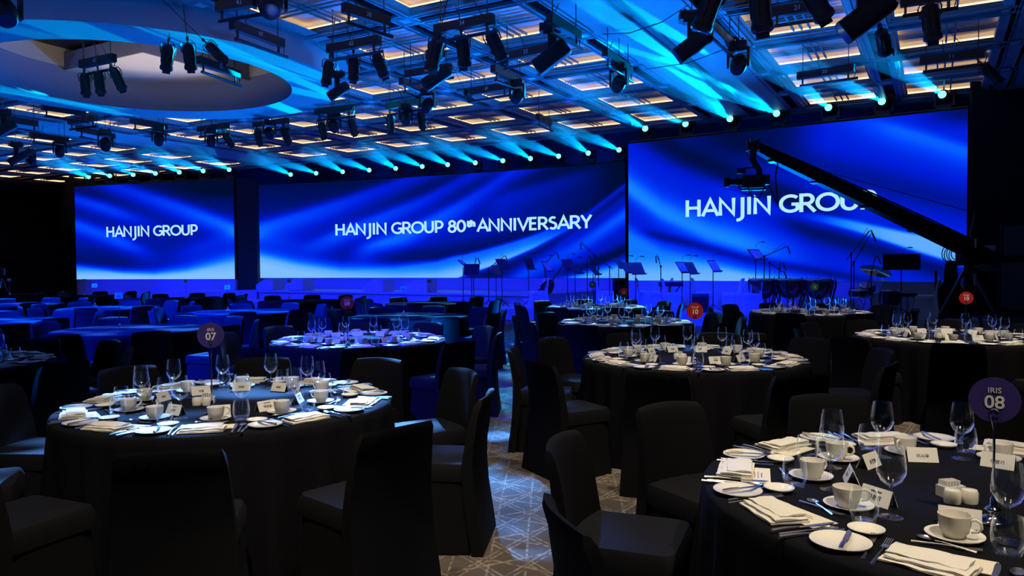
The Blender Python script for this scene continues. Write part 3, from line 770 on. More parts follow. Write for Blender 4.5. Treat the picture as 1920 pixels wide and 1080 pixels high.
ONES = ['', '-one', '-two', '-three', '-four', '-five', '-six', '-seven', '-eight', '-nine']
NW = {n_: TENS[n_ // 10] + ONES[n_ % 10] for n_ in range(20, 70)}; NW[11] = 'eleven'; NW[12] = 'twelve'
import re
BL = {28: 'bar along the plain strip, holding the big moving head', 27: 'cyan-lit bar beside the plain ceiling strip', 35: 'cyan-lit slanting bar over the middle of the ceiling', 40: 'cyan-lit slanting bar left of the ceiling middle',
      50: 'crowded bar just right of the round ceiling ring', 51: 'crowded bar just below the round ceiling ring', 52: 'bar with one head and one lantern, above the left screen edge', 53: 'bar with a single round head, above the left screen',
      54: 'bar with a single cyan-rimmed head, far left', 55: 'second lighting bar from the left edge', 56: 'bar just under the ring at far left', 57: 'short bar in the far left coffers', 58: 'bar cut by the left edge of the ceiling',
      12: 'bar at the top right corner holding the wide-yoke lantern', 22: 'bar on the right edge of the plain strip', 29: 'tiny far bar with no lantern, near the stage'}
SUBS = [('bar 28', 'the bar on the plain strip'), ('bar 27', 'the cyan-lit bar'), ('bar 35', 'the slanting middle bar'), ('bar 40', 'the slanting bar left of middle'), ('bar 50', 'the crowded bar right of the ring'),
        ('bar 51', 'the crowded bar below the ring'), ('bar 52', 'the bar above the left screen edge'), ('bar 53', 'the bar above the left screen'), ('bar 54', 'the far left bar'), ('bar 55', 'the second bar from left edge'),
        ('bar 58', 'the bar cut by the left edge'), ('bar 12', 'the top right corner bar'), ('bar 22', 'the bar by the plain strip')]
BARS = [(615, 92, 712, 74, 42), (816, 56, 925, 34, 34), (644, 14, 728, 42, 38), (434, 46, 530, 82, 47), (408, 14, 500, -2, 43), (942, 108, 1038, 88, 33),
        (1030, 34, 1085, 66, 28), (1134, 98, 1182, 132, 27), (924, 128, 980, 156, 35), (752, 152, 812, 178, 40), (762, 140, 845, 126, 41), (876, 174, 955, 160, 49),
        (725, 200, 792, 188, 46), (592, 210, 662, 202, 50), (1448, 24, 1546, 8, 21), (1495, 143, 1602, 127, 20), (1725, 115, 1847, 98, 11), (1688, 4, 1790, -12, 12),
        (476, 235, 540, 226, 51), (372, 243, 428, 236, 52), (246, 226, 312, 238, 53), (145, 241, 214, 256, 54), (56, 253, 128, 262, 55), (78, 200, 160, 212, 56), (130, 228, 180, 221, 57), (8, 222, 70, 232, 58),
        (1330, 44, 1372, 84, 22), (1008, 218, 1032, 230, 29)]
for i, b in enumerate(BARS):
    r = raceway(*b)
    r['label'] = BL.get(b[4]) or 'black lighting bar numbered %s hanging under the ceiling' % NW[b[4]]
# bars inside the round opening
r = raceway(152, 121, 214, 108, 63, z=4.98); r['label'] = 'grey lighting bar in the round opening holding three lanterns at left'
r = raceway(372, 112, 447, 140, 61, z=4.98); r['label'] = 'grey lighting bar at the right side of the round opening'

def can_proto():
    """lantern hanging by a yoke; the barrel points to local -Z tilted by the yoke"""
    r = thing('stage_lantern', 'x', 'stage light')
    y = MB(); y.tube([(-.13, 0, -.26), (-.15, 0, -.12), (-.12, 0, -.06), (.12, 0, -.06), (.15, 0, -.12), (.13, 0, -.26)], .011, 6)
    y.tube([(0, 0, .02), (0, 0, -.07)], .018, 8); y.build('yoke', BMETAL, r)
    b = MB().lathe([(.05, .20), (.10, .18), (.11, .10), (.112, -.22), (.125, -.24), (.125, -.30), (.108, -.30)], 16, caps=True)
    for k in range(6): b.box((.114 * math.cos(k * PI / 3 + .3), .114 * math.sin(k * PI / 3 + .3), -.02), (.02, .02, .3), rz=k * PI / 3)
    b.xf(Matrix.Translation((0, 0, -.28))); bo = b.build('barrel', BLACK, r); smooth_angle(bo, 35)
    l = MB().lathe([(.001, -.285), (.105, -.29)], 16); l.xf(Matrix.Translation((0, 0, -.281 - .025))); l.build('lens', LENSD, bo)
    c = MB(); c.box((0, 0, .03), (.05, .07, .07)); c.tube([(.05, .02, .02), (.14, .05, -.05), (.12, .08, -.16), (.06, .05, -.1)], .006, 5); c.build('clamp', BMETAL, r)
    for s in (-1, 1): MB().box((.0, s * .13, -.60), (.15, .004, .07), rx=s * .3).build('barn_door', BLACK, r)
    return r
def mover_proto():
    """hanging moving head: base up, yoke down, big head"""
    r = thing('moving_head', 'x', 'stage light')
    MB().rbox((0, 0, -.08), (.36, .26, .15), .03).build('base', BLACK, r)
    MB().box((-.2, 0, -.33), (.05, .14, .40)).box((.2, 0, -.33), (.05, .14, .40)).box((0, 0, -.17), (.42, .15, .05)).build('yoke', BLACK, r)
    h = MB().lathe([(.06, -.2), (.14, -.17), (.165, -.04), (.165, .08), (.145, .2), (.12, .24), (.12, .21)], 18, caps=True); h.xf(Matrix.Translation((0, 0, -.45)) @ Matrix.Rotation(.75 * PI, 4, 'X'))
    ho = h.build('head', BLACK, r); smooth_angle(ho, 35)
    l = MB().lathe([(.001, .244), (.115, .244)], 18); l.xf(Matrix.Translation((0, 0, -.45)) @ Matrix.Rotation(.75 * PI, 4, 'X')); l.build('lens', LENSD, ho)
    MB().box((-.09, 0, .02), (.04, .08, .08)).box((.09, 0, .02), (.04, .08, .08)).tube([(.1, .08, 0), (.2, .12, .04), (.26, .1, -.08), (.16, .1, -.16)], .008, 5).tube([(-.1, .08, .02), (-.22, .1, .08), (-.3, .05, -.04)], .007, 5).build('clamp', BMETAL, r)
    return r
def long_mover_proto():
    r = thing('moving_head', 'x', 'stage light')
    MB().rbox((0, 0, -.07), (.44, .30, .15), .03).build('base', BLACK, r)
    MB().box((0, .0, -.42), (.15, .12, .60)).box((0, 0, -.16), (.3, .2, .05)).build('yoke', BLACK, r)
    h = MB().rbox((0, 0, 0), (.30, .26, .66), .07); h.xf(Matrix.Translation((0, -.2, -.62)) @ Matrix.Rotation(-.0, 4, 'X') @ Matrix.Rotation(.95, 4, 'Y'))
    ho = h.build('head', BLACK, r); smooth_angle(ho, 35)
    l = MB().lathe([(.001, 0), (.12, 0)], 18); l.xf(Matrix.Translation((0, -.2, -.62)) @ Matrix.Rotation(.95, 4, 'Y') @ Matrix.Translation((0, 0, -.332)) @ Matrix.Rotation(PI, 4, 'X')); l.build('lens', LENSD, ho)
    MB().box((-.12, 0, .02), (.05, .1, .08)).box((.12, 0, .02), (.05, .1, .08)).tube([(.1, .08, 0), (.25, .12, .06), (.2, .1, -.08)], .01, 5).build('clamp', BMETAL, r)
    return r
CAN, MOV, LMV = proto(can_proto()), proto(mover_proto()), proto(long_mover_proto())
# (kind, pixel x, pixel y of the lamp body centre, spin, tilt, scale, wording)
HUNG = [('c', 619, 136, .2, -.15, 1.0, 'upright lantern at the left end of bar 42'), ('c', 663, 128, .1, .0, 1.0, 'upright lantern in the middle of bar 42'), ('c', 703, 124, -.2, .35, 1.0, 'lantern tilted right at the right end of bar 42'),
        ('l', 632, 166, .2, 0, .8, 'moving head below the left end of bar 42'),
        ('c', 824, 102, -.2, -.25, 1.25, 'large lantern leaning left at the left end of bar 34'), ('c', 865, 96, .2, .1, 1.15, 'upright lantern in the middle of bar 34'), ('c', 915, 90, -.1, .45, 1.15, 'lantern tilted right near the right end of bar 34'),
        ('l', 816, 140, .1, 0, 1.0, 'big moving head hanging below the left end of bar 34'), ('l', 1036, 100, -.1, 0, 1.15, 'big moving head under bar 28, lens turned to lower left'),
        ('m', 1161, 156, -.4, 0, 1.0, 'round moving head under bar 27 beside the plain ceiling strip'), ('m', 970, 180, -.3, 0, .9, 'round moving head under bar 35'), ('m', 802, 197, -.4, 0, .95, 'round moving head under bar 40'),
        ('c', 872, 186, 1.2, 1.1, .7, 'small wide lantern pointing sideways under bar 49'),
        ('c', 731, 232, .1, .05, 1.0, 'narrow lantern at the left end of bar 46'), ('m', 760, 222, .2, 0, .9, 'round moving head in the middle of bar 46'), ('c', 786, 225, .1, .2, 1.0, 'narrow lantern at the right end of bar 46'),
        ('c', 601, 244, .2, .2, 1.0, 'lantern at the left end of bar 50'), ('m', 626, 236, .3, 0, .95, 'round moving head in the middle of bar 50'), ('c', 655, 238, .1, .3, 1.0, 'lantern at the right end of bar 50'),
        ('m', 1385, 120, -.2, 0, 1.05, 'round moving head under bar 22 by the plain ceiling strip'), ('l', 1297, 78, .1, 0, 1.1, 'big moving head hanging on the near side of the plain strip'),
        ('c', 1348, 18, .1, -.35, 1.5, 'big lantern leaning left at the top edge, beside bar 22'), ('c', 1420, 16, .0, .1, 1.5, 'big upright lantern at the top edge, left of bar 21'), ('c', 1500, 10, .0, .5, 1.4, 'big lantern tilted right at the top edge above bar 21'),
        ('l', 1618, 22, .2, 0, 1.35, 'largest moving head at the top edge, slanting down left'), ('c', 1650, 88, 1.4, 1.0, 1.15, 'wide lantern lit from behind by a cyan flare'),
        ('c', 1741, 42, .0, .1, 1.25, 'lantern in a wide yoke hanging under bar 12'), ('c', 1838, 146, .6, .8, 1.0, 'dark lantern at the right end of bar 11'),
        ('c', 159, 158, .0, .05, .95, 'left one of the three lanterns in the round opening'), ('c', 184, 155, .0, .1, .95, 'middle one of the three lanterns in the round opening'), ('c', 210, 150, .0, .4, .95, 'right one of the three lanterns in the round opening'),
        ('c', 317, 108, .0, -.1, 1.0, 'left lantern under the far rim bar of the round opening'), ('c', 352, 106, .0, .1, 1.0, 'middle lantern under the far rim bar of the round opening'), ('c', 384, 105, .0, .8, .9, 'right lantern under the far rim bar of the round opening'),
        ('c', 481, 257, .0, .2, 1.0, 'lantern at the left end of bar 51'), ('m', 505, 249, .2, 0, .9, 'round moving head in the middle of bar 51'), ('c', 530, 254, .0, .3, 1.05, 'lantern at the right end of bar 51'),
        ('m', 396, 264, .1, 0, .95, 'round moving head under bar 52'), ('c', 418, 263, .0, .5, 1.0, 'lantern tilted right under bar 52'),
        ('m', 298, 261, .0, 0, 1.0, 'round moving head under bar 53'), ('m', 198, 270, .0, 0, 1.1, 'round moving head under bar 54'), ('m', 112, 283, .0, 0, 1.0, 'round moving head under bar 55'),
        ('l', 30, 292, .3, 0, 1.0, 'dark moving head at far left below bar 58'), ('m', 58, 300, .8, 0, .9, 'moving head glinting cyan at far left'),
        ('l', 6, 236, .2, 0, .95, 'moving head cut by the left edge under bar 58'), ('m', 8, 22, .2, 0, 1.15, 'big moving head in the top left corner'), ('m', 507, 6, .0, 0, 1.2, 'big round moving head at the top edge beside bar 43')]
p_z_ = lambda a, b: a + b
for kd, px, py, sp, tl, sc_, lab in HUNG:
    for a_, b_ in SUBS: lab = lab.replace(a_, b_)
    lab = re.sub(r'\d+', lambda m_: NW[int(m_.group())], lab)
    sc_ *= .72; zb = 4.6
    p = G(px, py, zb)
    az = math.atan2(p.x, p.y)                     # lamps hang square to the line of sight of the aisle
    off = {'c': .33, 'm': .45, 'l': .5}[kd] * sc_
    src = {'c': CAN, 'm': MOV, 'l': LMV}[kd]
    R = Matrix.Rotation(-az + sp, 4, 'Z') @ Matrix.Rotation(-tl, 4, 'Y')
    o = place(src, (p.x, p.y, zb + off), 0, lab, {'c': 'lanterns on the lighting bars', 'm': 'round moving heads under the ceiling', 'l': 'big moving heads under the ceiling'}[kd], rot=R.to_euler(), scale=(sc_,) * 3)
    MB().tube([(0, 0, .03), (0, 0, (CZ + .3 - p_z_(zb, off)) / sc_)], .009, 5).build('suspension_wire', BMETAL, o)

# cables sagging across the plain strip
for pts, lab in (([(1130, 64, 5.1), (1180, 62, 5.0), (1240, 42, 5.0), (1290, 10, 5.1)], 'thin black cable sagging across the plain ceiling strip'), ([(1210, 130, 5.1), (1290, 118, 5.0), (1360, 92, 5.1)], 'thin black cable crossing the strip near bar 22')):
    P3 = [G(*q) for q in pts]; c0 = P3[0]
    tag(MB().tube([p - c0 for p in P3], .008, 5).build('cable', BLACK, None, loc=c0), lab, 'cable')

# ------------------------------------------------------------------ banquet tables
TR_ = .9; TZ = .75
def cloth_mesh():
    n_ = 144; V = []; F = []
    rng = random.Random(3)
    ph = [rng.uniform(0, 6.28) for _ in range(4)]
    def fold(a, k):
        return k * (.55 * math.sin(26 * a + ph[0] + 1.2 * math.sin(3 * a)) + .3 * math.sin(41 * a + ph[1]) + .25 * math.sin(9 * a + ph[2]))
    prof = [(.001, TZ, 0), (.5, TZ, 0), (TR_ - .03, TZ, 0), (TR_ - .008, TZ - .004, 0), (TR_, TZ - .016, 0), (TR_ + .002, TZ - .06, .004), (TR_ + .008, TZ - .16, .012), (TR_ + .018, TZ - .32, .026), (TR_ + .03, TZ - .52, .04), (TR_ + .042, .012, .055)]
    for r, z, k in prof:
        for i in range(n_):
            a = 2 * PI * i / n_; rr = r + (fold(a, k) if k else 0); V.append((rr * math.cos(a), rr * math.sin(a), z))
    for j in range(len(prof) - 1):
        for i in range(n_):
            i2 = (i + 1) % n_; F.append((j * n_ + i, (j + 1) * n_ + i, (j + 1) * n_ + i2, j * n_ + i2))
    return MB().add(V, F)
def table_proto():
    r = thing('round_table', 'x', 'table')
    cloth_mesh().build('tablecloth', CLOTH, r, True)
    MB().lathe([(.001, TZ - .03), (TR_ - .03, TZ - .03), (TR_ - .03, TZ - .012), (.001, TZ - .012)], 40).build('tabletop', mat('plywood', (.3, .2, .12, 1), .6), r)
    return r
def chair_proto(cov):
    """slip-covered banquet chair, sitter faces +Y"""
    r = thing('banquet_chair', 'x', 'chair')
    b = MB(); nx, nz = 8, 9; V = []; F = []
    lev = [(0, .245, -.25), (.12, .24, -.245), (.3, .232, -.235), (.46, .226, -.23), (.56, .222, -.24), (.66, .215, -.256), (.74, .208, -.272), (.80, .2, -.290), (.828, .19, -.297)]
    for side in (0, 1):
        for z, hw, y0 in lev:
            for i in range(nx + 1):
                s = i / nx * 2 - 1; th_ = .010 if z > .81 else (.019 if z > .7 else (.024 if z > .5 else .03))
                yy = y0 + (.035 * s * s) * (1 if z > .4 else z / .4) - (th_ if side else -th_) + (.0 if 0 < z < .88 else 0)
                zz = z - .012 * s * s * (1 if z > .76 else 0) - (.006 if side == 0 and z > .82 else 0)
                V.append((s * hw, yy, zz))
    N_ = (nx + 1) * nz
    for j in range(nz - 1):
        for i in range(nx):
            a = j * (nx + 1) + i
            F.append((a, a + nx + 1, a + nx + 2, a + 1)); a += N_; F.append((a, a + 1, a + nx + 2, a + nx + 1))
        for i in (0, nx):
            a = j * (nx + 1) + i; q = (a, a + N_, a + N_ + nx + 1, a + nx + 1); F.append(q if i == 0 else q[::-1])
    for i in range(nx):
        a = (nz - 1) * (nx + 1) + i; F.append((a, a + N_, a + N_ + 1, a + 1))
    b.add(V, F); bo = b.build('backrest', cov, r); smooth_angle(bo, 50)
    s_ = MB().rbox((0, -.0, .43), (.44, .45, .09), .05, 3); so = s_.build('seat', cov, r); smooth_angle(so, 50)
    k = MB(); V = []; F = []; m_ = 32
    for z, g, am in ((.40, .0, 0), (.25, .006, .004), (.1, .014, .009), (.006, .022, .014)):
        for i in range(m_):
            a = 2 * PI * i / m_; c, s = math.cos(a), math.sin(a)
            e = .35; x = math.copysign(abs(c) ** e, c) * (.215 + g); y = math.copysign(abs(s) ** e, s) * (.22 + g)
            w_ = 1 + am * math.sin(i * 2.4) * 3
            V.append((x * w_, y * w_, z))
    for j in range(3):
        for i in range(m_):
            i2 = (i + 1) % m_; F.append((j * m_ + i, (j + 1) * m_ + i, (j + 1) * m_ + i2, j * m_ + i2))
    k.add(V, F); ko = k.build('skirt', cov, r); smooth_angle(ko, 50)
    return r
TABP, CHP = proto(table_proto()), proto(chair_proto(COVER))

# --- tableware prototypes (all share meshes)
def single(name, cat, mb, m, sm=True, kids=()):
    o = mb.build(name, m); tag(o, 'x', cat)
    if sm: smooth_angle(o, 40)
    for nm, kb, km in kids:
        k = kb.build(nm, km, o); smooth_angle(k, 40)
    return proto(o)
napkin = MB()
def sheet(cx, cy, w_, d_, z0, z1, rz=0, wob=.003, seed=1):
    rg = random.Random(seed); n_ = 6; V = []; F = []
    R = Matrix.Rotation(rz, 3, 'Z')
    for lay in (z1, z0):
        for j in range(5):
            for i in range(n_ + 1):
                x, y = (i / n_ - .5) * w_, (j / 4 - .5) * d_
                edge = (i in (0, n_)) or (j in (0, 4))
                z = lay + (rg.uniform(-wob, wob) if lay == z1 else 0) - (.003 if edge and lay == z1 else 0)
                V.append(R @ Vector((x + rg.uniform(-wob, wob) * .6, y + rg.uniform(-wob, wob) * .6, z)) + Vector((cx, cy, 0)))
    k = n_ + 1
    for j in range(4):
        for i in range(n_): a = j * k + i; F.append((a, a + 1, a + k + 1, a + k)); a += 5 * k; F.append((a, a + k, a + k + 1, a + 1))
    for i in range(n_): F.append((i, i + 5 * k, i + 1 + 5 * k, i + 1)); a = 4 * k + i; F.append((a, a + 1, a + 1 + 5 * k, a + 5 * k))
    for j in range(4): a = j * k; F.append((a, a + k, a + k + 5 * k, a + 5 * k)); a = j * k + n_; F.append((a, a + 5 * k, a + 6 * k, a + k))
    napkin.add(V, F)
sheet(0, 0, .205, .125, 0, .009, 0, .0025, 1); sheet(.004, .004, .195, .105, .009, .017, .03, .003, 2); sheet(-.004, .012, .185, .085, .017, .024, .05, .003, 3)
NAP = single('napkin', 'napkin', napkin, LINEN)
MENU = single('menu_card', 'card', MB().box((0, 0, .001), (.20, .10, .002)), CREAM, False,
              [('print', MB().box((0, .02, .0022), (.06, .004, .0006)).box((0, .008, .0022), (.09, .003, .0006)).box((0, -.004, .0022), (.07, .003, .0006)), INKG)])
def plate_mb(r, h, n=36): return MB().lathe([(.001, .004), (r * .62, .004), (r * .70, h * .45), (r * .97, h), (r, h), (r * .99, h - .003), (r * .68, 0), (.001, 0)], n)
PLATE = single('bread_plate', 'plate', plate_mb(.080, .014), CHINA); DISH = single('butter_dish', 'dish', plate_mb(.050, .016, 28), CHINA)
SAUC = single('saucer', 'saucer', plate_mb(.075, .014, 32), CHINA)
cup = MB().lathe([(.001, .004), (.022, .004), (.024, 0), (.027, 0), (.028, .006), (.036, .016), (.040, .034), (.0425, .062), (.0405, .062), (.038, .034), (.033, .018), (.001, .010)], 28)
hdl = MB().tube([(.040, 0, .052), (.052, 0, .056), (.064, 0, .050), (.066, 0, .036), (.057, 0, .024), (.040, 0, .020)], [.004, .0042, .0042, .004, .004, .004], 7)
CUP = single('coffee_cup', 'cup', cup, CHINA, True, [('handle', hdl, CHINA)])
TUM = single('water_tumbler', 'glass', MB().lathe([(.001, .006), (.018, .006), (.026, .004), (.028, 0), (.031, .002), (.0395, .030), (.0415, .050), (.039, .078), (.0345, .102), (.0335, .102), (.038, .078), (.0402, .050), (.038, .030), (.026, .010), (.001, .009)], 26), GLASS)
WIN = single('wine_glass', 'glass', MB().lathe([(.004, .094), (.012, .098), (.030, .112), (.041, .134), (.0425, .150), (.0395, .182), (.0335, .218), (.0328, .218), (.0385, .182), (.0415, .150), (.040, .135), (.029, .114), (.010, .101), (.001, .099)], 28), GLASS, True,
             [('stem', MB().lathe([(.0036, .006), (.0032, .05), (.0036, .09), (.006, .096)], 8), GLASS), ('foot', MB().lathe([(.035, 0), (.035, .0015), (.02, .003), (.004, .008), (.001, .008)], 24), GLASS)])
def fork_mb(L):
    b = MB(); h = L * .68
    b.tube([(0, 0, .002), (0, h * .3, .0035), (0, h * .7, .006), (0, h, .005)], [.0052, .0045, .0026, .003], 6)
    b.box((0, h + .012, .005), (.019, .026, .002))
    for k in (-1.5, -.5, .5, 1.5): b.box((k * .0052, h + .025 + L * .12, .0062), (.0026, L * .24, .002), rx=.06)
    return b
def spoon_mb(L):
    b = MB(); h = L * .70
    b.tube([(0, 0, .002), (0, h * .3, .0035), (0, h * .7, .006), (0, h, .004)], [.0052, .0045, .0026, .003], 6)
    l = MB().lathe([(.001, .0), (.5, .0012), (.8, .004), (1.0, .008), (.97, .008), (.78, .005), (.45, .0025), (.001, .0015)], 16)
    l.v = [(x * .017, h + L * .14 + y * L * .155, z) for x, y, z in l.v]; b.add(l.v, l.f); return b
def knife_mb(L):
    b = MB(); h = L * .42
    b.tube([(0, 0, .003), (0, h * .5, .0045), (0, h, .0035)], [.0062, .0062, .0045], 6)
    V = [(-.006, h, .003), (.006, h, .003), (.0095, h + L * .3, .003), (.007, L * .93, .003), (-.003, L, .003), (-.0065, L * .9, .003)]
    V += [(x, y, .0045) for x, y, z in V]; b.add(V, [(5, 4, 3, 2, 1, 0), (6, 7, 8, 9, 10, 11)] + [(i, (i + 1) % 6, 6 + (i + 1) % 6, 6 + i) for i in range(6)]); return b
FORK = single('fork', 'fork', fork_mb(.20), STEEL); DFORK = single('dessert_fork', 'fork', fork_mb(.155), STEEL)
SPOON = single('spoon', 'spoon', spoon_mb(.19), STEEL); DSPOON = single('dessert_spoon', 'spoon', spoon_mb(.155), STEEL)
KNIFE = single('knife', 'knife', knife_mb(.22), STEEL); BKNIFE = single('butter_knife', 'knife', knife_mb(.155), STEEL)
def tent():
    V = [(-.055, -.024, 0), (.055, -.024, 0), (.055, 0, .052), (-.055, 0, .052), (.055, .024, 0), (-.055, .024, 0)]
    V2 = [(x, y * .93, z - .0012) for x, y, z in V]
    return MB().add(V + V2, [(0, 1, 2, 3), (3, 2, 4, 5), (9, 8, 7, 6), (11, 10, 8, 9), (0, 6, 7, 1), (5, 4, 10, 11), (0, 3, 9, 6), (3, 5, 11, 9), (1, 7, 8, 2), (2, 8, 10, 4)])
CARD = single('name_card', 'card', tent(), PAPER, False, [('fine_print', MB().box((0, -.0065, .0415), (.04, .0015, .0025), rx=-.43), INKG)])
SHK = single('shaker', 'shaker', MB().lathe([(.001, 0), (.024, 0), (.0255, .012), (.0255, .034), (.022, .042), (.001, .045)], 22), CHINA)
SUG = single('sugar_holder', 'holder', MB().box((0, 0, .018), (.075, .045, .036)), CHINA, False,
             [('sachet', MB().box((k * .011, 0, .043), (.007, .036, .022), ry=.15), PAPER) for k in (-2.5, -1.5, -.5, .5, 1.5)])
PINK = {'purple': mat('sign_purple', lin(44, 32, 104), .5), 'red': mat('sign_red', lin(146, 20, 20), .5), 'green': mat('sign_green', lin(30, 92, 48), .5), 'card': PAPER}
def sign(word, num, colr, label, loc, rz, h=.36, disc=.068):
    r = thing('table_sign', label, 'sign', loc, rz, 'table number signs')
    MB().lathe([(.001, 0), (.048, 0), (.050, .006), (.044, .012), (.022, .018), (.018, .03), (.024, .036), (.018, .044), (.009, .05), (.008, .07), (.004, .08)], 24).build('foot', CHROME, r, True)
    MB().tube([(0, 0, .07), (0, 0, h - .05)], .0035, 8).build('pole', CHROME, r)
    cz = h + disc * .72
    ring = [(.011 * math.cos(a), -.004, h + .010 + .011 * math.sin(a)) for a in [k * PI / 8 for k in range(17)]]
    MB().tube(ring, .0015, 5, False).tube([(-.010, -.004, h + .004), (0, 0, h - .05), (.010, -.004, h + .004)], .0015, 5).build('clip', CHROME, r)
    if colr == 'card':
        MB().box((0, 0, h + .055), (.095, .003, .075)).build('sign_plate', PINK[colr], r)
        MB().box((0, -.0022, h + .068), (.04, .001, .006)).box((0, -.0022, h + .046), (.055, .001, .014)).build('faint_print', INKG, r)
    else:
        d = MB().lathe([(.001, -.0015), (disc, -.0015), (disc, .0015), (.001, .0015)], 40); d.xf(Matrix.Translation((0, 0, cz)) @ Matrix.Rotation(PI / 2, 4, 'X')); d.build('sign_plate', PINK[colr], r)
        if not word: MB().box((0, -.0022, cz + disc * .42), (disc * .9, .001, disc * .14)).build('faint_print', INKG, r)
        for s in (-1,):
            if word: text(word, 'lettering', disc * .34, DIALW, r, (0, s * .0025, cz + disc * .42), (PI / 2, 0, 0))
            text(num, 'number', disc * .78, DIALW, r, (0, s * .0025, cz - disc * .12), (PI / 2, 0, 0), off=.0008)
    return r
PLN = ['at the nearest place', 'first place left of nearest', 'second place left of nearest', 'third place left of nearest', 'fourth place left of nearest', 'at the farthest place',
       'fourth place right of nearest', 'third place right of nearest', 'second place right of nearest', 'first place right of nearest']
NAMES = {('08', 3): '윤건병', ('08', 4): '이시우', ('08', 5): '이영기', ('08', 1): '추은정', ('07', 9): '박헌길', ('07', 4): '제철', ('07', 0): '조규'}
def in_frame(p, m=60):
    x, y = PXY(p); return -m < x < 1920 + m and -m < y < 1080 + m
def table(c, phase, desc, laid, sg=None, detail=2, chairs=True, rc=1.215, push=None, nrot=0):
    rg = random.Random(int(abs(c.x * 100) + abs(c.y * 10)))
    place(TABP, (c.x, c.y, 0), rg.uniform(0, 6), ('set' if laid else 'bare') + ' round table under a black floor-length cloth, ' + desc[1], 'round tables')
    D = desc[0]
    near = math.degrees(math.atan2(-c.y, -c.x))
    angs = [phase + 36 * k for k in range(10)]
    k0 = min(range(10), key=lambda k: abs((angs[k] - near + 180) % 360 - 180))
    for k in range(10):
        a = math.radians(angs[(k0 - k) % 10]); pl = PLN[k]
        e = Vector((math.cos(a), math.sin(a), 0))
        q = c + e * (rc + (push or {}).get(k, 0) + rg.uniform(-.03, .03)) 
        if chairs and in_frame(q + Vector((0, 0, .6)), 260):
            place(CHP, (q.x, q.y, 0), a + PI / 2 + rg.uniform(-.07, .07), 'black covered chair %s, %s' % (pl, D), 'black covered chairs')
        if not laid: continue
        yin = -e; xr = Vector((yin.y, -yin.x, 0))     # sitter's right
        rz0 = math.atan2(yin.y, yin.x) - PI / 2
        def at(x, y, z=TZ + .001): p = c + e * TR_ + yin * y + xr * x; p.z = z; return p
        def put(src, x, y, rz, lab, z=TZ + .001):
            p = at(x + rg.uniform(-.004, .004), y + rg.uniform(-.005, .005), z)
            if not in_frame(p, 40): return
            return place(src, p, rz0 + rz + rg.uniform(-.06, .06), lab + ' ' + pl + ', ' + D, lab + 's')
        if not in_frame(at(0, .2), 160): continue
        put(MENU, .035, .185, .12, 'cream menu card', TZ + .001)
        put(NAP, -.005, .115, rg.uniform(-.12, .12), 'folded ivory napkin', TZ + .0035)
        put(PLATE, -.222, .13, 0, 'small white plate'); put(DISH, -.195, .265, 0, 'tiny white dish')
        put(SAUC, .01, .375, 0, 'white saucer')
        put(CUP, .01, .375, rg.uniform(-.3, 2.8), 'white coffee cup', TZ + .0065)
        put(TUM, .135, .325, 0, 'clear water tumbler'); put(WIN, .125, .435, 0, 'tall stemmed wine glass')
        if detail >= 1:
            put(KNIFE, .135, .02, .05, 'table knife'); put(SPOON, .165, .03, 0, 'table spoon'); put(FORK, -.125, .035, 0, 'table fork')
            o = put(CARD, .0, .50 + rg.uniform(-.02, .02), rg.uniform(-.2, .2), 'folded name card')
            if o and detail >= 2:
                nm = NAMES.get((sg[1] if sg else '', k))
                if not nm: MB().box((0, -.0135, .025), (.034, .001, .012), rx=-.43).box((0, .0135, .025), (.034, .001, .012), rx=.43).build('faint_print', INKG, o)
                for s_ in (-1, 1) if nm else ():
                    text(nm, 'name', .017, INK, o, (0, s_ * .0148, .0215), (1.135 if s_ < 0 else -1.135 + PI, 0, 0 if s_ < 0 else PI) if s_ < 0 else (1.135, 0, PI))
        if detail >= 2:
            put(KNIFE, .185, .015, -.03, 'second table knife'); put(FORK, -.148, .045, .06, 'second table fork')
            put(BKNIFE, -.205, .06, .1, 'butter knife', TZ + .0150); put(DSPOON, .07, .28, 1.35, 'dessert spoon'); put(DFORK, -.08, .262, -1.4, 'dessert fork')
    if laid:
        for s_, (dx, lb) in enumerate(((-.035, 'left'), (.02, 'right'))):
            p = c + Vector((-.12 + dx, -.1, TZ + .001)); place(SHK, p, 0, 'white round shaker, %s of the pair, %s' % (lb, D), 'white shakers')
        p = c + Vector((-.12, -.03, TZ + .001)); place(SUG, p, .2, 'white sachet holder with sugar sticks, ' + D, 'sachet holders')
    if sg:
        word, num, colr, lab, (sx, sy), h, dsc = sg
        p = G(sx, sy, TZ); p.z = TZ + .001
        sign(word, num, colr, lab, p, math.atan2(-p.x, p.y) * .8 * -1 if False else -math.atan2(p.x, p.y), h, dsc)
T = lambda u, v: W(u, v)
# laid tables
table(Vector((1.555, 2.49, 0)), 14.5, ('front right table with purple sign', 'front right, carrying the purple 08 sign'), True, ('IRIS', '08', 'purple', 'purple round sign reading 08 on a chrome stand, front right table', (1862, 980), .315, .066), 2, rc=1.20)
table(Vector((-1.61, 4.30, 0)), 29.5, ('front left table with dark sign', 'front left, carrying the dark 07 sign'), True, ('IRIS', '07', 'purple', 'dark purple round sign reading 07 on its pole, front left table', (398, 779), .37, .066), 2, nrot=4)
table(Vector((1.48, 6.18, 0)), 31, ('red-signed table behind front right one', 'behind the front right one, red sign'), True, ('TULIP', '10', 'red', 'red round sign reading 10 on the middle right table', (1303, 682), .36, .064), 2, nrot=2)
table(Vector((-1.60, 7.87, 0)), 31, ('red-signed table behind front left one', 'behind the front left one, red sign'), True, ('ROSE', '09', 'red', 'red round sign reading 09 on the middle table', (652, 650), .37, .064), 1, nrot=6)
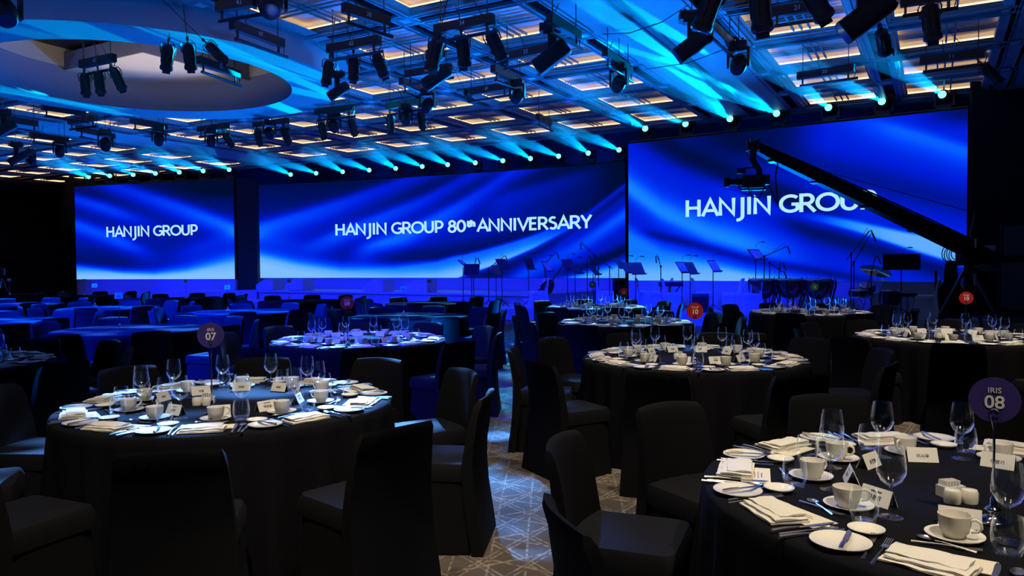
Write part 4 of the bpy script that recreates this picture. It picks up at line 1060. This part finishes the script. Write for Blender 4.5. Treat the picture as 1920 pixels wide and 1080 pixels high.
table(Vector((4.47, 7.72, 0)), 27, ('red-signed table at right edge', 'at the right edge, red sign'), True, ('ROSE', '10', 'red', 'red round sign reading 10 in front of the crane', (1811, 628), .34, .066), 1, nrot=1)
table(Vector((1.5, 10.0, 0)), 25, ('red-signed table near the stage', 'near the stage, red sign'), True, ('TULIP', '09', 'red', 'red round sign reading 09 close to the music stands', (1170, 607), .36, .062), 0)
table(Vector((1.5, 13.55, 0)), 22, ('green-signed table nearest the stage', 'nearest the stage, green sign'), True, ('', '09', 'green', 'green round sign reading 09 among the music stands', (1111, 577), .37, .06), 0)
table(Vector((4.62, 11.7, 0)), 22, ('green-signed table by the kettledrums', 'by the kettledrums, green sign'), True, ('', '10', 'green', 'green round sign reading 10 before the kettledrums', (1527, 583), .34, .062), 0)
p9 = T(-7.1, 3.0); table(p9, 18, ('table cut by the left edge', 'cut by the left edge of the picture'), True, None, 1)
# bare tables
BT = [(-12.2, 6.0, 'left edge bare table, blue lit', 'blue lit, cut by the left edge', None),
      (-8.82, 5.93, 'large bare table left of centre', 'large, behind the dark-signed table', ('', '12', 'card', 'small card sign on the large bare table left of centre', (224, 616), .36, .06)),
      (-17.5, 9.1, 'far left edge bare table', 'far at the left edge', None),
      (-14.0, 8.98, 'bare table below left screen', 'nearer one below the left screen', ('', '14', 'card', 'small blue-lit card sign below the left screen corner', (178, 574), .36, .06)),
      (-10.49, 9.13, 'bare blue table below dark flat', 'bright blue, below the dark flat', ('', '15', 'card', 'small card sign below the dark flat between the screens', (427, 583), .36, .06)),
      (-7.03, 9.31, 'bare table left of centre aisle', 'grey topped, left of centre aisle', ('', '16', 'card', 'small card sign behind the middle red 09 table', (757, 591), .36, .06)),
      (-9.07, 12.7, 'farthest bare table by aisle', 'farthest one beside the aisle', ('', '21', 'card', 'small card sign farthest, near the stage centre', (805, 563), .37, .06)),
      (-12.49, 12.5, 'far bare table, fourth from aisle', 'far, in front of the wedge blocks', ('', '22', 'card', 'small card sign in front of the left wedge blocks', (542, 560), .37, .06)),
      (-16.4, 12.5, 'far bare table under left screen', 'far, right below the left screen', ('', '23', 'card', 'small card sign under the right part of the left screen', (349, 559), .37, .06)),
      (-20.5, 12.6, 'far bare table under screen corner', 'far, at left screen corner', ('', '24', 'card', 'small card sign under the left corner of the left screen', (158, 554), .37, .06)),
      (-24.3, 12.4, 'farthest left bare table', 'farthest left, before the dark wall', ('', '25', 'card', 'small white card sign before the dark wall at left', (18, 552), .38, .06))]
for i, (u_, v_, d0, d1, sg) in enumerate(BT):
    table(T(u_, v_), 10 + i * 7, (d0, d1), False, sg)

# ------------------------------------------------------------------ orchestra on the low platform
PZ = .302
def st(px, v): p = GV(px, v); return Vector((p.x, p.y, PZ))
CAMZ = lambda p: -math.atan2(p.x, p.y)
DESK = mat('stand_desk', (.055, .06, .08, 1), .45); WOODD = mat('varnish', (.10, .035, .015, 1), .25, coat=.6); COPPER = mat('kettle', (.30, .17, .12, 1), .22, .9)
SKIN = mat('drum_skin', (.6, .6, .58, 1), .5); BRASS = mat('cymbal_brass', (.55, .45, .22, 1), .28, 1.0)
def music_stand(px, v, spin, label, h=1.12, tilt=-.45, wd=.50, lampn=1, sheet=False, cat='music stand', dm=None):
    p = st(px, v); r = thing('music_stand', label, cat, p, CAMZ(p) + spin, 'music stands on the platform')
    b = MB().tube([(0, 0, .12), (0, 0, h)], .012, 8)
    b.build('pole', BMETAL, r)
    for k in range(3):
        a = k * 2 * PI / 3 + .5; MB().tube([(0, 0, .2), (.26 * math.cos(a), .26 * math.sin(a), .01)], .009, 6).build('leg', BMETAL, r)
    R = Matrix.Translation((0, -.03, h + .1)) @ Matrix.Rotation(tilt, 4, 'X')
    d = MB().box((0, 0, 0), (wd, .012, .35)).box((0, -.03, -.17), (wd, .06, .012)); d.xf(R); do = d.build('desk', dm or DESK, r)
    if sheet: s_ = MB().box((-.11, -.012, 0), (.2, .004, .28)).box((.11, -.012, 0), (.2, .004, .28)); s_.xf(R); s_.build('sheet_music', PAPER, do)
    for k in range(lampn):
        s = (1 if k == 0 else -1)
        MB().tube([(.02 * s, .0, h + .26), (.03 * s, .02, h + .34), (.08 * s, -.02, h + .41), (.15 * s, -.08, h + .42)], .004, 5).tube([(.13 * s, -.06, h + .42), (.21 * s, -.12, h + .41)], .012, 6).build('clip_lamp', BLACK, r)
    return r
MSTANDS = [(868, 18.8, .9, 'open music stand leaning right, leftmost on the platform', 1.16, -.85, .62, 2, True), (884, 18.6, .1, 'black music stand seen from behind, beside the leftmost one', 1.0, .5, .46, 0, False),
           (941, 18.9, .5, 'music stand alone beside a boom microphone, left of the cello', 1.14, -.5, .5, 0, False), (930, 19.3, 1.1, 'narrow music stand seen edge on, left of the cello', .95, -.5, .4, 1, False),
           (991, 19.0, .6, 'music stand just left of the cello', 1.14, -.35, .46, 1, False), (1024, 18.8, .8, 'music stand in front of the cello neck', 1.06, -.6, .5, 1, True),
           (1064, 19.1, .5, 'music stand right of the cello with lamp', 1.10, -.4, .5, 1, False), (1078, 19.0, .6, 'music stand second right of the cello', 1.0, -.6, .5, 1, False),
           (1112, 18.9, .8, 'music stand behind the green sign', .96, -.7, .5, 2, False), (1160, 19.0, .7, 'slender music stand left of the screen seam', 1.14, -.6, .42, 1, False),
           (1173, 18.8, .7, 'music stand crossing the screen seam', 1.02, -.6, .5, 1, False), (1192, 18.7, .5, 'broad music stand right of the screen seam', 1.0, -.45, .58, 1, False),
           (1279, 19.0, 1.0, 'edge-on music stand left of the pair in the middle of the right screen', 1.02, -.6, .45, 1, True), (1294, 18.8, .7, 'broad music stand in the middle below the right screen', 1.0, -.5, .52, 1, False),
           (1337, 19.0, 1.1, 'pale edge-on music stand alone under the right screen', 1.05, -.55, .42, 1, True), (1417, 19.1, 1.0, 'music stand left of the kettledrums', 1.32, -.7, .5, 1, True)]
for a in MSTANDS: music_stand(a[0], a[1], a[2] + (.45 if .3 < a[2] < .95 else 0), *a[3:])
p = st(1690, 17.6); p.z = 0.0
music_stand(1690, 18.75, .02, 'large black conductor desk beside the drum kit', 1.12, -.05, .74, 1, False, 'music stand', CRANE)
def mic_stand(px, v, spin, label, h=1.3, dx=.6, dz=.35, back=.35, n=1):
    p = st(px, v); r = thing('microphone_stand', label, 'microphone', p, CAMZ(p) + spin, 'microphones on the platform')
    MB().tube([(0, 0, .15), (0, 0, h)], .013, 8).build('pole', BMETAL, r)
    for k in range(3):
        a = k * 2 * PI / 3 + .2; MB().tube([(0, 0, .2), (.28 * math.cos(a), .28 * math.sin(a), .01)], .009, 6).build('leg', BMETAL, r)
    if dx:
        l = math.hypot(dx, dz); ux, uz = dx / l, dz / l
        MB().tube([(-ux * back, 0, h - uz * back), (dx, 0, h + dz)], .010, 6).box((0, 0, h), (.05, .04, .05)).build('boom', BMETAL, r)
    e = Vector((dx, 0, h + dz))
    MB().tube([e, e + Vector((.05 if dx > 0 else -.05, 0, .02)), e + Vector((.11 if dx >= 0 else -.03, 0, -.16))], [.01, .014, .018], 8).build('microphone', BLACK, r)
    MB().tube([e, e + Vector((-.03, 0, .08)), e + Vector((-dx * .3, 0, .06 - dz * .25)), Vector((dx * .35, .01, h + dz * .35))], .005, 5).build('cable', BLACK, r)
    return r
MICS = [(888, 18.9, 0, 'short boom microphone between the leftmost two stands', 1.14, .08, .28, .1), (916, 19.0, 0, 'boom microphone rising right from its pole, left of the cello', 1.12, .45, .35, .1),
        (1021, 19.1, 0, 'boom microphone reaching right over the cello', 1.22, .30, .32, .1), (1116, 19.0, 0, 'tall boom microphone reaching up left at the screen seam', 1.44, -.35, .34, .15),
        (1143, 18.8, 0, 'low boom stand slanting down right beside the seam', 1.15, -.38, .28, .1), (1101, 19.2, 0, 'upright slim microphone behind the green sign', 1.2, .02, .25, .0), (1122, 19.2, .3, 'upright clip microphone right of the green sign', 1.1, .08, .38, .0),
        (1239, 19.0, 0, 'thin lamp-like microphone left of the keyboard', 1.15, -.08, .25, .0), (1433, 19.1, 0, 'long boom microphone over the kettledrums', 1.38, .48, .22, .18),
        (1443, 19.0, 0, 'low boom microphone over the left kettledrum', 1.22, .28, -.22, .02), (1461, 19.0, 0, 'short upright microphone between the kettledrums', 1.08, .04, .12, .0),
        (1596, 18.9, 0, 'tall microphone boom reaching right over the drums', 1.42, .36, .50, .18), (1601, 18.8, .1, 'second tall boom parallel to it over the drums', 1.22, .34, .62, .1), (1634, 18.8, 0, 'short microphone boom in front of the cymbal', 1.0, .08, .34, .4)]
for a in MICS: mic_stand(*a)
# white covered chairs for the players
WCH = proto(chair_proto(WCOVER)); WCH[0] if False else None
WCS = [(1008, 18.75, PI / 2 + .3, 'white covered chair left of the cello'), (1212, 19.3, -PI / 2, 'white covered chair right of the screen seam'), (1262, 18.8, -PI / 2, 'white covered chair beside the keyboard'),
       (1318, 19.4, -PI / 2, 'white covered chair behind the pair of music stands'), (1372, 19.0, PI / 2 + .1, 'leftmost of the three white chairs left of the kettledrums'), (1390, 18.9, PI / 2 + .1, 'middle one of the three white chairs left of the kettledrums'),
       (1408, 18.75, PI / 2 + .1, 'rightmost of the three white chairs left of the kettledrums'), (1240, 19.2, PI / 2, 'white covered chair behind the keyboard'), (1135, 19.2, -PI / 2, 'white covered chair behind the boom stands at the seam'), (1735, 18.85, PI / 2, 'white covered chair right of the black stool')]
for px, v, rz, lab in WCS:
    p = st(px, v); place(WCH, p, CAMZ(p) + rz, lab, 'white covered chairs on the platform', scale=(1, 1, 1.03))
# cello leaning between chairs
def cello(px, v, label, lean=.7):
    p = st(px, v); r = thing('cello', label, 'cello', p + Vector((0, 0, .16)), CAMZ(p)); r.rotation_euler = (0.1, lean, CAMZ(p))
    out = []
    for k in range(36):
        a = 2 * PI * k / 36; z = .37 * math.sin(a); x = math.cos(a) * (.22 - .07 * math.exp(-((z + .02) / .09) ** 2) + (-.03 if z > .1 else .0)); out.append((x, z + .40))
    V = [(x, -.06, z) for x, z in out] + [(x, .06, z) for x, z in out]; n_ = 36
    MB().add(V, [tuple(range(n_)), tuple(reversed(range(n_, 2 * n_)))] + [(i, n_ + i, n_ + (i + 1) % n_, (i + 1) % n_) for i in range(n_)]).build('body', WOODD, r)
    MB().box((0, -.085, .98), (.035, .03, .68)).tube([(0, -.07, 1.3), (0, -.06, 1.37), (0, -.09, 1.42), (0, -.11, 1.38)], .02, 8).build('neck', BLACK, r)
    for k in (-1, 1): MB().tube([(0, -.06, 1.30 + .02 * k), (k * .07, -.06, 1.31 + .02 * k)], .007, 6).build('tuning_peg', BLACK, r)
    MB().tube([(0, 0, .04), (0, 0, -.14)], .006, 6).build('end_pin', CHROME, r)
    for k in (-1.5, -.5, .5, 1.5): MB().tube([(k * .008, -.105, .25), (k * .006, -.105, 1.3)], .001, 4).build('string', CHROME, r)
    return r
cello(1006, 18.9, 'dark cello leaning to the right on the platform', .62)
# electric keyboard on a stand
p = st(1258, 18.9); r = thing('keyboard', 'black electric keyboard on a crossed stand beside white chairs', 'keyboard', p, CAMZ(p))
MB().rbox((0, 0, .70), (.62, .3, .12), .03).build('body', BLACK, r)
for s in (-1, 1): MB().tube([(.22 * s, -.1, .64), (-.22 * s, -.1, .02)], .015, 6).build('leg', BMETAL, r)
for k in range(8): MB().box((-.24 + k * .068, -.1, .765), (.06, .09, .01)).build('key', PAPER, r)
p = st(1313, 18.7); r = thing('amplifier', 'small black amplifier box below the music stand pair', 'amplifier', p, CAMZ(p))
MB().rbox((0, 0, .24), (.42, .34, .46), .03).build('cabinet', GREYB, r); MB().box((0, -.175, .22), (.36, .01, .36)).build('grille', BLACK, r)
# kettledrums
def kettle(px, v, R_, label):
    p = st(px, v); r = thing('kettledrum', label, 'drum', p, CAMZ(p), 'kettledrums')
    b = MB().lathe([(.04, .34), (R_ * .5, .40), (R_ * .85, .55), (R_, .78), (R_, .80)], 26); b.build('bowl', COPPER, r, True)
    MB().lathe([(.001, .835), (R_, .835)], 26).build('drumhead', SKIN, r)
    MB().lathe([(R_, .79), (R_ + .02, .79), (R_ + .02, .84), (R_, .845)], 26).build('hoop', CHROME, r, True)
    for k in range(6):
        a = k * PI / 3 + .3; MB().tube([(math.cos(a) * x * R_, math.sin(a) * x * R_, z) for x, z in ((1.08, .82), (1.1, .7), (.95, .45), (.7, .2), (.62, .05))], .022, 6).build('strut', BMETAL, r)
    for k in range(8):
        a = k * PI / 4; MB().tube([(math.cos(a) * R_ * 1.03, math.sin(a) * R_ * 1.03, .72), (math.cos(a) * R_ * 1.03, math.sin(a) * R_ * 1.03, .88)], .008, 5).build('tuning_rod', CHROME, r)
    MB().rbox((0, 0, .05), (R_ * 1.2, R_ * .7, .07), .04).build('base', BLACK, r); MB().box((0, -R_ * .75, .09), (.12, .3, .03), rx=.3).build('pedal', BMETAL, r)
kettle(1432, 18.95, .33, 'left kettledrum with curved struts, right of the white chairs'); kettle(1482, 19.0, .36, 'middle kettledrum with curved struts'); kettle(1535, 19.0, .36, 'right kettledrum with curved struts, behind the green sign')
# drum kit
p = st(1645, 18.95); kr = CAMZ(p)
def kitpart(name, px, v, lab, cat='drum'): q = st(px, v); return thing(name, lab, cat, q, CAMZ(q))
def drum(px, v, R_, h, z0, lab, m, rx=0.0):
    r = kitpart('drum', px, v, lab)
    X = Matrix.Translation((0, 0, z0)) @ Matrix.Rotation(rx, 4, 'X')
    b = MB().lathe([(R_, -h / 2), (R_, h / 2)], 24); b.xf(X); b.build('shell', m, r, True)
    for s in (-1, 1):
        d = MB().lathe([(.001, s * h / 2), (R_ - .01, s * h / 2)], 24); d.xf(X); d.build('drumhead', SKIN, r)
        d = MB().lathe([(R_ - .012, s * (h / 2 - .02)), (R_ + .012, s * (h / 2 - .02)), (R_ + .012, s * (h / 2 + .01)), (R_ - .012, s * (h / 2 + .01))], 24); d.xf(X); d.build('hoop', CHROME, r, True)
    for k in range(8):
        a = k * PI / 4; d = MB().box((math.cos(a) * (R_ + .01), math.sin(a) * (R_ + .01), 0), (.02, .02, h * .7), rz=a); d.xf(X); d.build('lug', CHROME, r)
    if z0 > .35:
        for k in range(3):
            a = k * 2 * PI / 3; MB().tube([(0, 0, z0 - h / 2), (.22 * math.cos(a), .22 * math.sin(a), .0)], .009, 5).build('leg', CHROME, r)
    return r
SPK = mat('sparkle_blue', (.02, .03, .09, 1), .2, .3, coat=.6)
drum(1660, 19.1, .28, .4, .31, 'bass drum standing on edge at the right of the kit', SPK, PI / 2); drum(1626, 19.0, .15, .22, .62, 'tilted tom drum in the middle of the kit', SPK, .5)
drum(1610, 18.8, .19, .16, .52, 'shallow snare drum at the left of the kit', SPK, .1); drum(1668, 18.7, .19, .34, .42, 'floor tom with legs at the right of the kit', SPK)
for px, v, z0, R_, tx, ty, lab in ((1642, 19.1, 1.02, .34, .35, .25, 'large tilted cymbal above the drum kit'), (1654, 18.8, .80, .22, .05, .0, 'flat cymbal right of the large tilted one')):
    r = kitpart('cymbal', px, v, lab, 'cymbal')
    d = MB().lathe([(.001, .03), (.05, .026), (.07, .008), (R_, 0), (R_, -.003)], 28); d.xf(Matrix.Translation((0, 0, z0)) @ Matrix.Rotation(tx, 4, 'X') @ Matrix.Rotation(ty, 4, 'Y')); d.build('plate', BRASS, r, True)
    MB().tube([(0, 0, .1), (0, 0, z0 + .06)], .009, 6).build('stand', CHROME, r)
    for k in range(3): a = k * 2 * PI / 3 + .3; MB().tube([(0, 0, .25), (.25 * math.cos(a), .25 * math.sin(a), .01)], .008, 5).build('leg', CHROME, r)
r = kitpart('stool', 1702, 18.75, 'round black drum stool beside the conductor desk', 'stool')
MB().lathe([(.001, .46), (.18, .46), (.2, .48), (.2, .53), (.17, .55), (.001, .55)], 24).build('seat', BLACK, r, True); MB().tube([(0, 0, .1), (0, 0, .46)], .02, 8).build('pole', CHROME, r)
for k in range(3): a = k * 2 * PI / 3; MB().tube([(0, 0, .2), (.22 * math.cos(a), .22 * math.sin(a), .01)], .01, 6).build('leg', CHROME, r)
r = kitpart('cello_case', 1783, 18.9, 'black upright cello case leaning by the crane', 'case')
prof = [(.0, .30), (.25, .33), (.5, .30), (.66, .21), (.8, .135), (1.05, .12), (1.17, .11), (1.24, .07)]
V = []; F = []
for z, hw in prof:
    for x, y in ((-1, -.5), (1, -.5), (1, .5), (-1, .5)): V.append((x * hw, y * (.26 if z < .7 else .18), z))
for j in range(len(prof) - 1):
    for i in range(4): F.append((j * 4 + i, j * 4 + (i + 1) % 4, j * 4 + 4 + (i + 1) % 4, j * 4 + 4 + i))
F += [(3, 2, 1, 0), tuple(len(V) - 4 + k for k in range(4))]
MB().add(V, F).build('shell', CRANE, r); MB().tube([(.3, -.1, .35), (.38, -.1, .45), (.3, -.1, .55)], .012, 6).build('handle', BMETAL, r)
r = kitpart('banner_pole', 1755, 19.0, 'thin dark upright panel beside the white chair', 'panel'); MB().box((0, 0, .52), (.05, .05, 1.0)).build('panel', BLACK, r); MB().box((0, 0, .02), (.2, .2, .04)).build('base', BLACK, r)

# ------------------------------------------------------------------ camera crane
def at_d(px, py, d):                         # a point on the floor plan d metres ahead
    r_ = ray(px, py); k = d / r_.y; return Vector((r_.x * k, d, EYE + r_.z * k))
piv = at_d(1815, 466, 14.6); tip = at_d(1413, 276, 12.4)
jr = thing('camera_crane', 'long black camera crane reaching left across the right screen', 'camera crane', (piv.x, piv.y, 0))
L0 = Vector(jr.location)
def loc(*a): return [Vector(q) - L0 for q in a]
d = (tip - piv).normalized(); tail = piv - d * .95
mb = MB(); side = d.cross(Vector((0, 0, 1))).normalized(); upv = side.cross(d)
def beam(a, b, w0, w1, h0, h1):
    V = []
    for p, w_, h_ in ((a, w0, h0), (b, w1, h1)):
        for s, t_ in ((-1, -1), (1, -1), (1, 1), (-1, 1)): V.append(p + side * s * w_ / 2 + upv * t_ * h_ / 2 - L0)
    return MB().add(V, [(3, 2, 1, 0), (4, 5, 6, 7), (0, 1, 5, 4), (1, 2, 6, 5), (2, 3, 7, 6), (3, 0, 4, 7)])
seg = [0, .28, .52, .74, .92, 1.0]
for k in range(5):
    a, b = piv.lerp(tip, seg[k]), piv.lerp(tip, seg[k + 1])
    w0 = .30 - .14 * seg[k]; w1 = .30 - .14 * seg[k + 1]
    beam(a, b, w0 * .7, w1 * .7, w0, w1 if k < 4 else .10).build('boom_section', CRANE, jr)
    beam(b - d * .04, b + d * .04, w1 * .8, w1 * .8, w1 * 1.2, w1 * 1.2).build('joint_collar', BMETAL, jr)
beam(tail, piv, .2, .22, .24, .30).build('boom_section', CRANE, jr)
for k in range(3): beam(tail + d * (.1 + k * .14), tail + d * (.2 + k * .14), .42, .42, .42, .42).build('counterweight', BMETAL, jr)
MB().tube(loc(piv.lerp(tip, .99) + upv * .1, piv.lerp(tip, .8) + upv * .14, piv.lerp(tip, .5) + upv * .17, piv.lerp(tip, .2) + upv * .2, piv + upv * .2), .016, 6).build('cable', CRANE, jr)
mast = at_d(1828, 399, 14.7)
MB().tube(loc(piv + Vector((0, 0, .05)), mast), .018, 6).build('mast', BMETAL, jr)
MB().tube(loc(mast, at_d(1527, 316, 13.0)), .007, 5).build('stay_wire', CRANE, jr)
for k, (x0, x1, y1) in enumerate(((1460, 1457, 388), (1445, 1452, 350))):
    a = at_d(x0, 297 + 0 * k, 12.6)
    if k == 0: MB().tube(loc(a, at_d(1454, 330, 12.6), at_d(1459, 386, 12.5), at_d(1448, 362, 12.4), at_d(1438, 340, 12.4)), .012, 6).build('hanging_cable', CRANE, jr)
# pivot head, column and three legs
MB().rbox(tuple(piv - L0 + Vector((0, 0, -.12))), (.34, .34, .42), .06).build('pivot_head', CRANE, jr)
MB().tube(loc(piv + Vector((0, 0, -.3)), Vector((piv.x, piv.y, .35))), .07, 10).build('column', CRANE, jr)
for k, (fx, fy) in enumerate(((-.95, -.25), (.55, .35), (.35, -.75))):
    MB().tube(loc(piv + Vector((0, 0, -.32)), Vector((piv.x + fx, piv.y + fy, .03))), [.035, .028], 8).build('leg', BMETAL, jr)
    MB().tube(loc(Vector((piv.x, piv.y, .5)), Vector((piv.x + fx * .72, piv.y + fy * .72, .42))), .018, 6).build('brace', BMETAL, jr)
    MB().lathe([(.001, 0), (.07, 0), (.07, .03), (.001, .04)], 14, c=(fx, fy, 0)).build('foot', CRANE, jr)
for k in range(5):
    c = at_d(1786 + k * 3.5, 476 + (k % 2) * 2, 14.2) - L0; R_ = .20 - .02 * k
    MB().tube([c + Vector((R_ * math.cos(a), .02 * k, R_ * 1.0 * math.sin(a) - .0)) for a in [q * PI / 10 for q in range(21)]], .009, 5, False).build('cable_coil', CRANE, jr)
MB().box(tuple(at_d(1829, 456, 14.4) - L0), (.035, .02, .17)).build('tape_mark', PAPER, jr); MB().box(tuple(at_d(1828, 524, 14.4) - L0), (.035, .02, .24)).build('tape_mark', PAPER, jr)
# remote head and camera
q0 = at_d(1413, 276, 12.4); q1 = at_d(1411, 300, 12.4); q2 = at_d(1424, 320, 12.4); q3 = at_d(1423, 340, 12.4)
MB().tube(loc(q0, q1, q2, q3), [.06, .055, .05, .05], 8).rbox(tuple(q0 - L0), (.22, .16, .12), .03).build('remote_head_arm', CRANE, jr)
for k in range(4): MB().box(tuple(q0 - L0 + Vector((-.1 + k * .06, 0, .09 + .02 * (k % 2)))), (.03, .03, .06), ry=.3 * k).build('bracket', BMETAL, jr)
cc = at_d(1408, 338, 12.4)
cr_ = thing('video_camera', 'black broadcast camera hanging from the crane tip', 'camera', cc, CAMZ(cc) + .1)
MB().rbox((.03, 0, -.02), (.34, .16, .20), .03).build('body', CRANE, cr_); MB().box((.23, 0, .0), (.12, .12, .16)).build('battery', BMETAL, cr_)
ln = MB().lathe([(.055, 0), (.06, .1), (.05, .12), (.055, .2), (.085, .22), (.085, .30), (.07, .30)], 16, caps=True); ln.xf(Matrix.Translation((-.13, 0, -.02)) @ Matrix.Rotation(-PI / 2, 4, 'Y')); ln.build('lens_barrel', CRANE, cr_, True)
MB().tube([(-.12, 0, .12), (-.1, 0, .2), (.08, 0, .21), (.12, 0, .1)], .018, 6).build('handle', CRANE, cr_); MB().box((-.16, -.04, .15), (.14, .06, .08)).build('viewfinder', CRANE, cr_)
MB().box((.03, 0, -.15), (.4, .1, .03)).build('plate', BMETAL, cr_); MB().tube([(-.05, -.05, -.12), (.0, -.06, -.26), (.12, -.05, -.30), (.2, -.04, -.14), (.22, -.04, 0)], .01, 6).build('cable', CRANE, cr_)
MB().tube([(-.2, .02, -.05), (-.16, .0, -.18), (-.05, 0, -.24), (.04, 0, -.14)], .008, 6).build('cable', CRANE, cr_)
# equipment tower and speakers at the right edge
for (u_, v_, z0, w_, h_, lab) in ((1.3, 15.9, 0, .7, .62, 'black flight case at the right edge, at the bottom of the stack'), (1.3, 15.9, .62, .66, .95, 'black loudspeaker standing on the flight case'), (1.3, 15.9, 1.57, .6, .6, 'smaller black loudspeaker topmost of the stack at the right edge')):
    p = W(u_, v_, z0 + .002); r = thing('flight_case' if z0 == 0 else 'loudspeaker', lab, 'case' if z0 == 0 else 'loudspeaker', p, CAMZ(p))
    MB().rbox((0, 0, h_ / 2), (w_, .6, h_ - .006), .02).build('cabinet', CRANE, r)
    MB().box((0, -.31, h_ / 2), (w_ * .86, .015, h_ * .84)).build('grille' if z0 else 'lid', GREYB, r)
    for s in (-1, 1): MB().tube([(s * w_ * .5, -.1, h_ * .5), (s * w_ * .54, -.1, h_ * .5), (s * w_ * .54, .1, h_ * .5), (s * w_ * .5, .1, h_ * .5)], .012, 6).build('handle', BMETAL, r)
# tripod camera cut by the left edge
p = GV(2, 13.6); p.z = 0
r = thing('tripod_camera', 'camera on a tripod cut by the left edge, far away', 'camera', p, CAMZ(p))
for k in range(3): a = k * 2 * PI / 3; MB().tube([(0, 0, 1.2), (.45 * math.cos(a), .45 * math.sin(a), .0)], .02, 6).build('leg', BMETAL, r)
MB().rbox((0, 0, 1.42), (.2, .36, .22), .03).build('body', GREYB, r); MB().tube([(.02, -.2, 1.42), (.02, -.4, 1.42)], .06, 10).build('lens_barrel', BMETAL, r)
